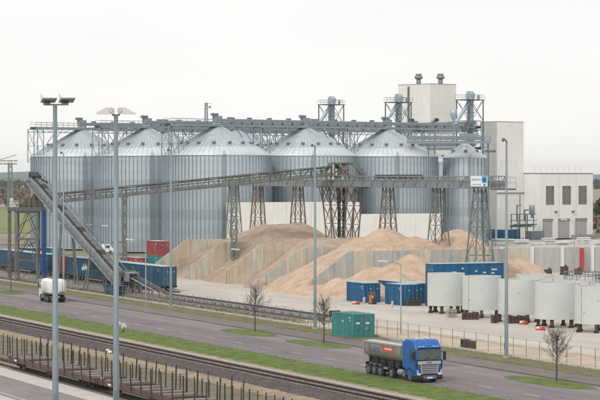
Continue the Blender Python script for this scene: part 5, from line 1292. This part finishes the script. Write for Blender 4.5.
load = obj('load', mesh('load', [(-10.4, -1.1, 2.8), (-3.1, -1.1, 2.8), (-3.1, 1.1, 2.8), (-10.4, 1.1, 2.8), (-8, 0, 3.0), (-5, 0, 3.05)], [(0, 1, 5, 4), (1, 2, 5), (2, 3, 4, 5), (3, 0, 4)], M_sand), t)
rod('lift_ram', t, (-3.0, 0, 1.1), (-3.0, 0, 2.9), .14, M_galv, 10)
# lettering and sticker on the near side
def text(par, s, size, loc, rot, m, name='lettering'):
    cu = bpy.data.curves.new(name, 'FONT'); cu.body = s; cu.size = size; cu.extrude = .004; cu.align_x = 'LEFT'
    tmp = bpy.data.objects.new('tmp', cu); C.objects.link(tmp); dg = bpy.context.evaluated_depsgraph_get(); me = bpy.data.meshes.new_from_object(tmp.evaluated_get(dg)); bpy.data.objects.remove(tmp)
    me.materials.clear(); me.materials.append(m); o = obj(name, me, par, loc); o.rotation_euler = rot; return o
text(t, 'Kraus', 1.02, (-9.75, -1.262, 2.16), (PI/2, 0, 0), M_stext)
box2('sticker', t, (-6.6, -1.272, 2.28), (-4.5, -1.262, 2.80), M_orangered); box2('sticker_line', t, (-6.3, -1.278, 2.52), (-4.8, -1.2725, 2.62), M_signw)

# ================================================================== WHITE TANK LORRY
t = thing('tank_lorry', 'white tank lorry seen from behind on the far lane at left', 'truck', (-311.0, 97.9, 0), R(-4))
# x forward is away (towards -a): build with rear at x=0, front at x=-7.6
n = 18
def tank():
    V = []; F = []; st = [(.12, .72), (.0, .93), (-.25, 1.0), (-4.5, 1.0), (-4.75, .94)]
    for x, k in st:
        for i in range(n):
            q = 2*PI*i/n; c, s_ = math.cos(q), math.sin(q); e = .42
            V.append((x, 1.30*k*math.copysign(abs(c)**e, c), 2.2+1.10*k*math.copysign(abs(s_)**e, s_)))
    for k in range(len(st)-1):
        for i in range(n): F.append((k*n+i, k*n+(i+1) % n, (k+1)*n+(i+1) % n, (k+1)*n+i))
    F.append(tuple(range(n))[::-1]); F.append(tuple((len(st)-1)*n+i for i in range(n)))
    return mesh('tank', V, F, M_whitev, True)
o = obj('tank', tank(), t); es = o.modifiers.new('split', 'EDGE_SPLIT'); es.split_angle = R(50)
box2('top_walkway', t, (-4.2, -.4, 3.30), (-.4, .4, 3.36), M_galv); railing(t, (-4.2, -.45, 3.32), (-.4, -.45, 3.32), .35, .9, M_galvd, .04)
for x in (-1.0, -2.6): rod('manhole', t, (x, 0, 3.34), (x, 0, 3.5), .3, M_galvd, 12)
for x in (-1.3, -2.4): box2('tank_band', t, (x-.05, -1.315, 1.5), (x+.05, -1.303, 2.9), M_galv)
box2('chassis', t, (-5.6, -.5, .75), (.1, .5, 1.1), M_black)
prism('cab', t, [(-6.2, .7), (-4.8, .7), (-4.8, 2.6), (-5.9, 2.6), (-6.2, 1.9)], 'y', -1.2, 1.2, M_whitev); box2('side_window', t, (-5.8, -1.21, 1.75), (-5.1, -1.2, 2.35), M_glass)
for x in (-1.0, -2.3, -5.0):
    for s in (-1, 1): wheel(t, x, s*1.02, .52, .42, s)
for s in (-1, 1):
    box2('mudguard', t, (-3.1, s*1.02-.24, 1.1), (-.3, s*1.02+.24, 1.17), M_black); box2('rear_lamp', t, (.1, s*1.0-.12, .84), (.14, s*1.0+.12, .94), M_redp); box2('mirror', t, (-5.6, s*1.42-.1, 1.9), (-5.5, s*1.42+.1, 2.5), M_black)
    box2('side_box', t, (-4.2, s*1.0-.25, .5), (-3.2, s*1.0+.25, 1.05), M_galvd)
box2('rear_bumper', t, (.06, -1.2, .5), (.16, 1.2, .68), M_black); box2('number_plate', t, (.16, -.27, .72), (.175, .27, .84), M_plate)
rod('hose_reel', t, (.16, -.3, 1.35), (.34, -.3, 1.35), .22, M_galvd, 12); box2('rear_panel', t, (.1, .25, 1.15), (.2, .95, 1.55), M_galvd); bar('rear_ladder', t, (.2, .7, 1.2), (.06, .7, 3.2), .05, M_galvd); bar('rear_ladder', t, (.2, 1.0, 1.2), (.06, 1.0, 3.2), .05, M_galvd)

# ================================================================== LAMP MASTS
def tapered(name, par, r0, r1, h, m, seg=16): return obj(name, lathe_mesh(name, [(r0, 0), (r1, h), (.01, h)], seg, m), par)
def twin_mast(a, b, h, lab, kind):
    t = thing('lamp_mast', lab, 'lamp mast', (a, b, .15), math.atan2(C_, S_), 'twin headed lamp masts on the quay')
    tapered('pole', t, .24, .155, h, M_pole); rod('base_plate', t, (0, 0, 0), (0, 0, .06), .5, M_galvd, 16); box2('service_door', t, (-.12, -.25, 1.0), (.12, -.225, 1.7), M_galvd)
    if kind == 0:
        bar('cross_arm', t, (-.75, 0, h+.05), (.75, 0, h+.05), .12, M_lampg)
        for x0, x1 in ((-1.12, -.06), (.22, 1.28)):
            p = [Vector(q) for q in ((x0+.28, -.55, h+.46), (x1+.28, -.55, h+.46), (x1, .45, h+.20), (x0, .45, h+.20))]; up_ = Vector((0, 0, .09))
            obj('floodlight', mesh('floodlight', p+[q+up_ for q in p], [(3, 2, 1, 0), (4, 5, 6, 7), (0, 1, 5, 4), (1, 2, 6, 5), (2, 3, 7, 6), (3, 0, 4, 7)], M_lampg), t)
            box2('ballast_box', t, (x0+.25, -.1, h+.02), (x0+.75, .4, h+.19), M_galvd)
            prism('back_fin', t, [(x0+.02, h+.30), (x0+.30, h+.52), (x0+.16, h+.78), (x0+.02, h+.92)], 'y', .30, .36, M_lamp)
    else:
        bar('yoke', t, (-.3, 0, h+.0), (.3, 0, h+.0), .10, M_galvd)
        for s in (-1, 1):
            prism('floodlight', t, [(s*.14, h+.08), (s*.14, h+.50), (s*.26, h+.56), (s*.72, h+.57), (s*1.50, h+.12), (s*1.40, h+.06)], 'y', -.40, .40, M_lamp)
            rod('lamp_rim', t, (s*.34, -.43, h+.32), (s*.34, -.402, h+.32), .15, M_lampg, 16); rod('lamp_glass', t, (s*.34, -.44, h+.32), (s*.34, -.431, h+.32), .11, M_lamp, 16); box2('bracket', t, (s*.24-.05, -.1, h+.0), (s*.24+.05, .1, h+.08), M_galvd)
twin_mast(*W(-18.1, 170)[:2], 23.0, 'near lamp mast at left with two flat floodlights', 0)
twin_mast(*W(-13.8, 172.5)[:2], 22.35, 'near lamp mast with two white wing shaped floodlights', 1)
for a, lab in ((-198.4, 'tall thin mast in the verge right of the truck, before the shells'), (-244.7, 'tall thin mast in the verge left of the teal container'), (-293.0, 'tall thin mast left of the first sand bay'), (-340.8, 'tall thin mast at left, behind the white lorry')):
    t = thing('yard_mast', lab, 'lamp mast', (a, 108.3, .1), 0, 'tall thin masts along the fence')
    tapered('pole', t, .20, .09, 21.3, M_pole, 12); rod('base_plate', t, (0, 0, 0), (0, 0, .1), .36, M_conc, 12)
    bar('arm', t, (0, 0, 21.2), (.25, -.4, 21.4), .09, M_galvd); rod('lamp', t, (.15, -.52, 21.2), (.25, -.42, 21.5), .15, M_galvd, 12)
    box2('service_door', t, (-.08, -.21, .9), (.08, -.19, 1.5), M_galvd)
def street_lamp(a, b, h, lab, arm=2.4):
    t = thing('street_lamp', lab, 'street lamp', (a, b, 0), 0, 'curved arm lamps along the yard')
    tapered('pole', t, .085, .055, h, M_galv, 10); bar('arm', t, (0, 0, h-.05), (0, -arm+.6, h+.28), .07, M_galv)
    prism('lamp_head', t, [(-arm-.35, h+.30), (-arm+.75, h+.22), (-arm+.75, h+.40), (-arm-.2, h+.46)], 'x', -.17, .17, M_lamp); box2('lamp_glass', t, (-.12, -arm-.2, h+.20), (.12, -arm+.5, h+.262), M_chrome) if False else None
    box2('base', t, (-.16, -.16, 0), (.16, .16, .12), M_conc)
street_lamp(-232.8, 113.6, 8.0, 'grey street lamp with a white head, above the teal container'); street_lamp(-277.3, 113.6, 8.0, 'grey street lamp with a white head, before the brown sand bays')
street_lamp(-285.2, 101.9, 9.2, 'grey street lamp between the road and the low belt at left'); street_lamp(-352.0, 121.0, 9.5, 'grey street lamp beside the steep conveyor')
street_lamp(-383, 128.5, 9.0, 'grey street lamp behind the transfer tower'); street_lamp(-323, 172, 10.6, 'grey street lamp behind the long bay wall, beside the second trestle'); street_lamp(-367, 214.5, 9.5, 'grey lamp post standing before the rear panel wall')
# dwarf signal in the verge
t = thing('dwarf_signal', 'small white dwarf signal standing in the grass verge by the road', 'signal', (-248.3, 86.0, .04), R(24))
rod('post', t, (0, 0, 0), (0, 0, .45), .07, M_black, 8); rod('board', t, (-.08, .05, .72), (.08, .05, .72), .36, M_plate, 16); rod('lens', t, (.08, .05, .5), (.10, .05, .5), .12, M_black, 12); bar('arm', t, (0, -.25, .9), (0, -.6, 1.08), .12, M_plate); rod('side_lamp', t, (-.08, -.6, 1.08), (.1, -.6, 1.08), .17, M_plate, 12)
for k, (a, b, lab) in enumerate(((-222.0, 75.2, 'pale stone lying on the edge of the ballast behind the second lamp mast'), (-219.5, 74.6, 'larger pale stone on the dirt beside the ballast, right of the other stone'))):
    bm = bmesh.new(); bmesh.ops.create_icosphere(bm, subdivisions=2, radius=.20+.05*k)
    for v in bm.verts: v.co *= 1+.28*noise.noise(v.co*2.5+Vector((k*3, 0, 0))); v.co.z = v.co.z*.65+.16
    me = bpy.data.meshes.new('stone'); bm.to_mesh(me); bm.free(); tag(obj('stone', me, None, (a, b, .03), M_shellrim), lab, 'stone', 'pale stones by the ballast')
# pale sheds at the foot of the left silos
for k, (X, lab) in enumerate(((-45.0, 'white van parked at the foot of the left silos'), (-41.5, 'grey switch cabinet beside the white van at the silos'))):
    t = thing('van' if k == 0 else 'switch_cabinet', lab, 'van' if k == 0 else 'cabinet', (*W(X, 528)[:2], 0), R(66))
    if k == 0:
        prism('body', t, [(-2.6, .35), (2.4, .35), (2.6, 1.1), (2.0, 1.3), (1.3, 2.1), (-2.5, 2.2)], 'y', -.95, .95, M_whitev); box2('side_window', t, (.5, -.96, 1.25), (1.4, -.952, 1.85), M_glass)
        for x in (-1.6, 1.6):
            for s in (-1, 1): rod('wheel', t, (x, s*.9-.1, .36), (x, s*.9+.1, .36), .36, M_tyre, 14)
    else:
        box2('body', t, (-1.6, -.8, .1), (1.6, .8, 2.6), M_galv); box2('roof', t, (-1.75, -.95, 2.6), (1.75, .95, 2.75), M_galvd)
        for x in (-1, 0, 1): box2('door', t, (x-.46, -.83, .3), (x+.46, -.802, 2.4), M_side)
# gantry lattice far left
t = thing('signal_gantry', 'pale lattice light gantry far away at the left edge', 'gantry', (*W(-160, 1250)[:2], 0), math.atan2(C_, S_))
for x in (-6, 2.5): frame_tower(t, rect(x, 0, 1.3, 1.3, 0), rect(x, 0, .9, .9, 24.5), 7, .4, .25, M_galv)
for z in (24, 25.8): bar('cross_beam', t, (-9, 0, z), (6.5, 0, z), .45, M_trestle2)
for k in range(8): bar('beam_brace', t, (-9+1.9*k, 0, 24 if k % 2 else 25.8), (-7.1+1.9*k, 0, 25.8 if k % 2 else 24), .2, M_trestle2)
bar('top_arm', t, (-4, 0, 26), (6, 0, 29), .4, M_galv)
t = thing('white_kiosk', 'small white house far off in the fields at left', 'building', (*W(-146, 1180)[:2], 0), .4); box2('wall', t, (-1.2, -1.2, -.3), (1.2, 1.2, 4), M_bld); prism('roof', t, [(-1.5, 4), (1.5, 4), (0, 5)], 'y', -1.4, 1.4, M_coping); box2('window', t, (1.2, -.5, 2), (1.26, .5, 3), M_dark)
# bushes beside the low building
def bush(X, Y_, r, h, lab, m, n=420, seed=1):
    t = thing('tree', lab, 'tree', (*W(X, Y_)[:2], -.2), 0, 'trees beyond the low building'); rnd = random.Random(seed); V = []; F = []
    rod('trunk', t, (0, 0, 0), (0, 0, h*.5), .18, M_bark, 7)
    for _ in range(n):
        d = Vector((rnd.gauss(0, 1), rnd.gauss(0, 1), rnd.gauss(0, 1))).normalized()*rnd.uniform(.35, 1); c = Vector((d.x*r, d.y*r, h*.6+d.z*h*.42)); u = Vector((rnd.gauss(0, 1), rnd.gauss(0, 1), rnd.gauss(0, 1))).normalized()*.42; v = u.orthogonal().normalized()*.42; b = len(V); V += [c-u, c+v, c+u, c-v]; F.append((b, b+1, b+2, b+3))
    obj('crown', mesh('crown', V, F, m), t)
bush(97, 715, 3.2, 9, 'dark evergreen tree at the right edge beyond the low building', M_leaf, 700, 3); bush(101, 760, 4, 11, 'dark tree behind the evergreen at the right edge', M_leaf, 800, 5); bush(93.8, 760, 1.8, 6, 'bare brown bush right beside the low building', M_scrub, 300, 8)
# ================================================================== HAZE
V = [(x, y, z) for z in (-3.2, 64) for x, y in ((-9200, -3600), (900, -3600), (900, 7600), (-9200, 7600))]
hz = obj('haze', mesh('haze', V, BOXF)); hz['kind'] = 'stuff'
hm = bpy.data.materials.new('haze_air'); hm.use_nodes = True; hn = hm.node_tree.nodes; hn.clear()
ho = hn.new('ShaderNodeOutputMaterial'); pv = hn.new('ShaderNodeVolumePrincipled'); pv.inputs['Color'].default_value = (.97, .98, .99, 1); pv.inputs['Density'].default_value = .00006; pv.inputs['Anisotropy'].default_value = .3
hm.node_tree.links.new(pv.outputs[0], ho.inputs['Volume']); hz.data.materials.append(hm)
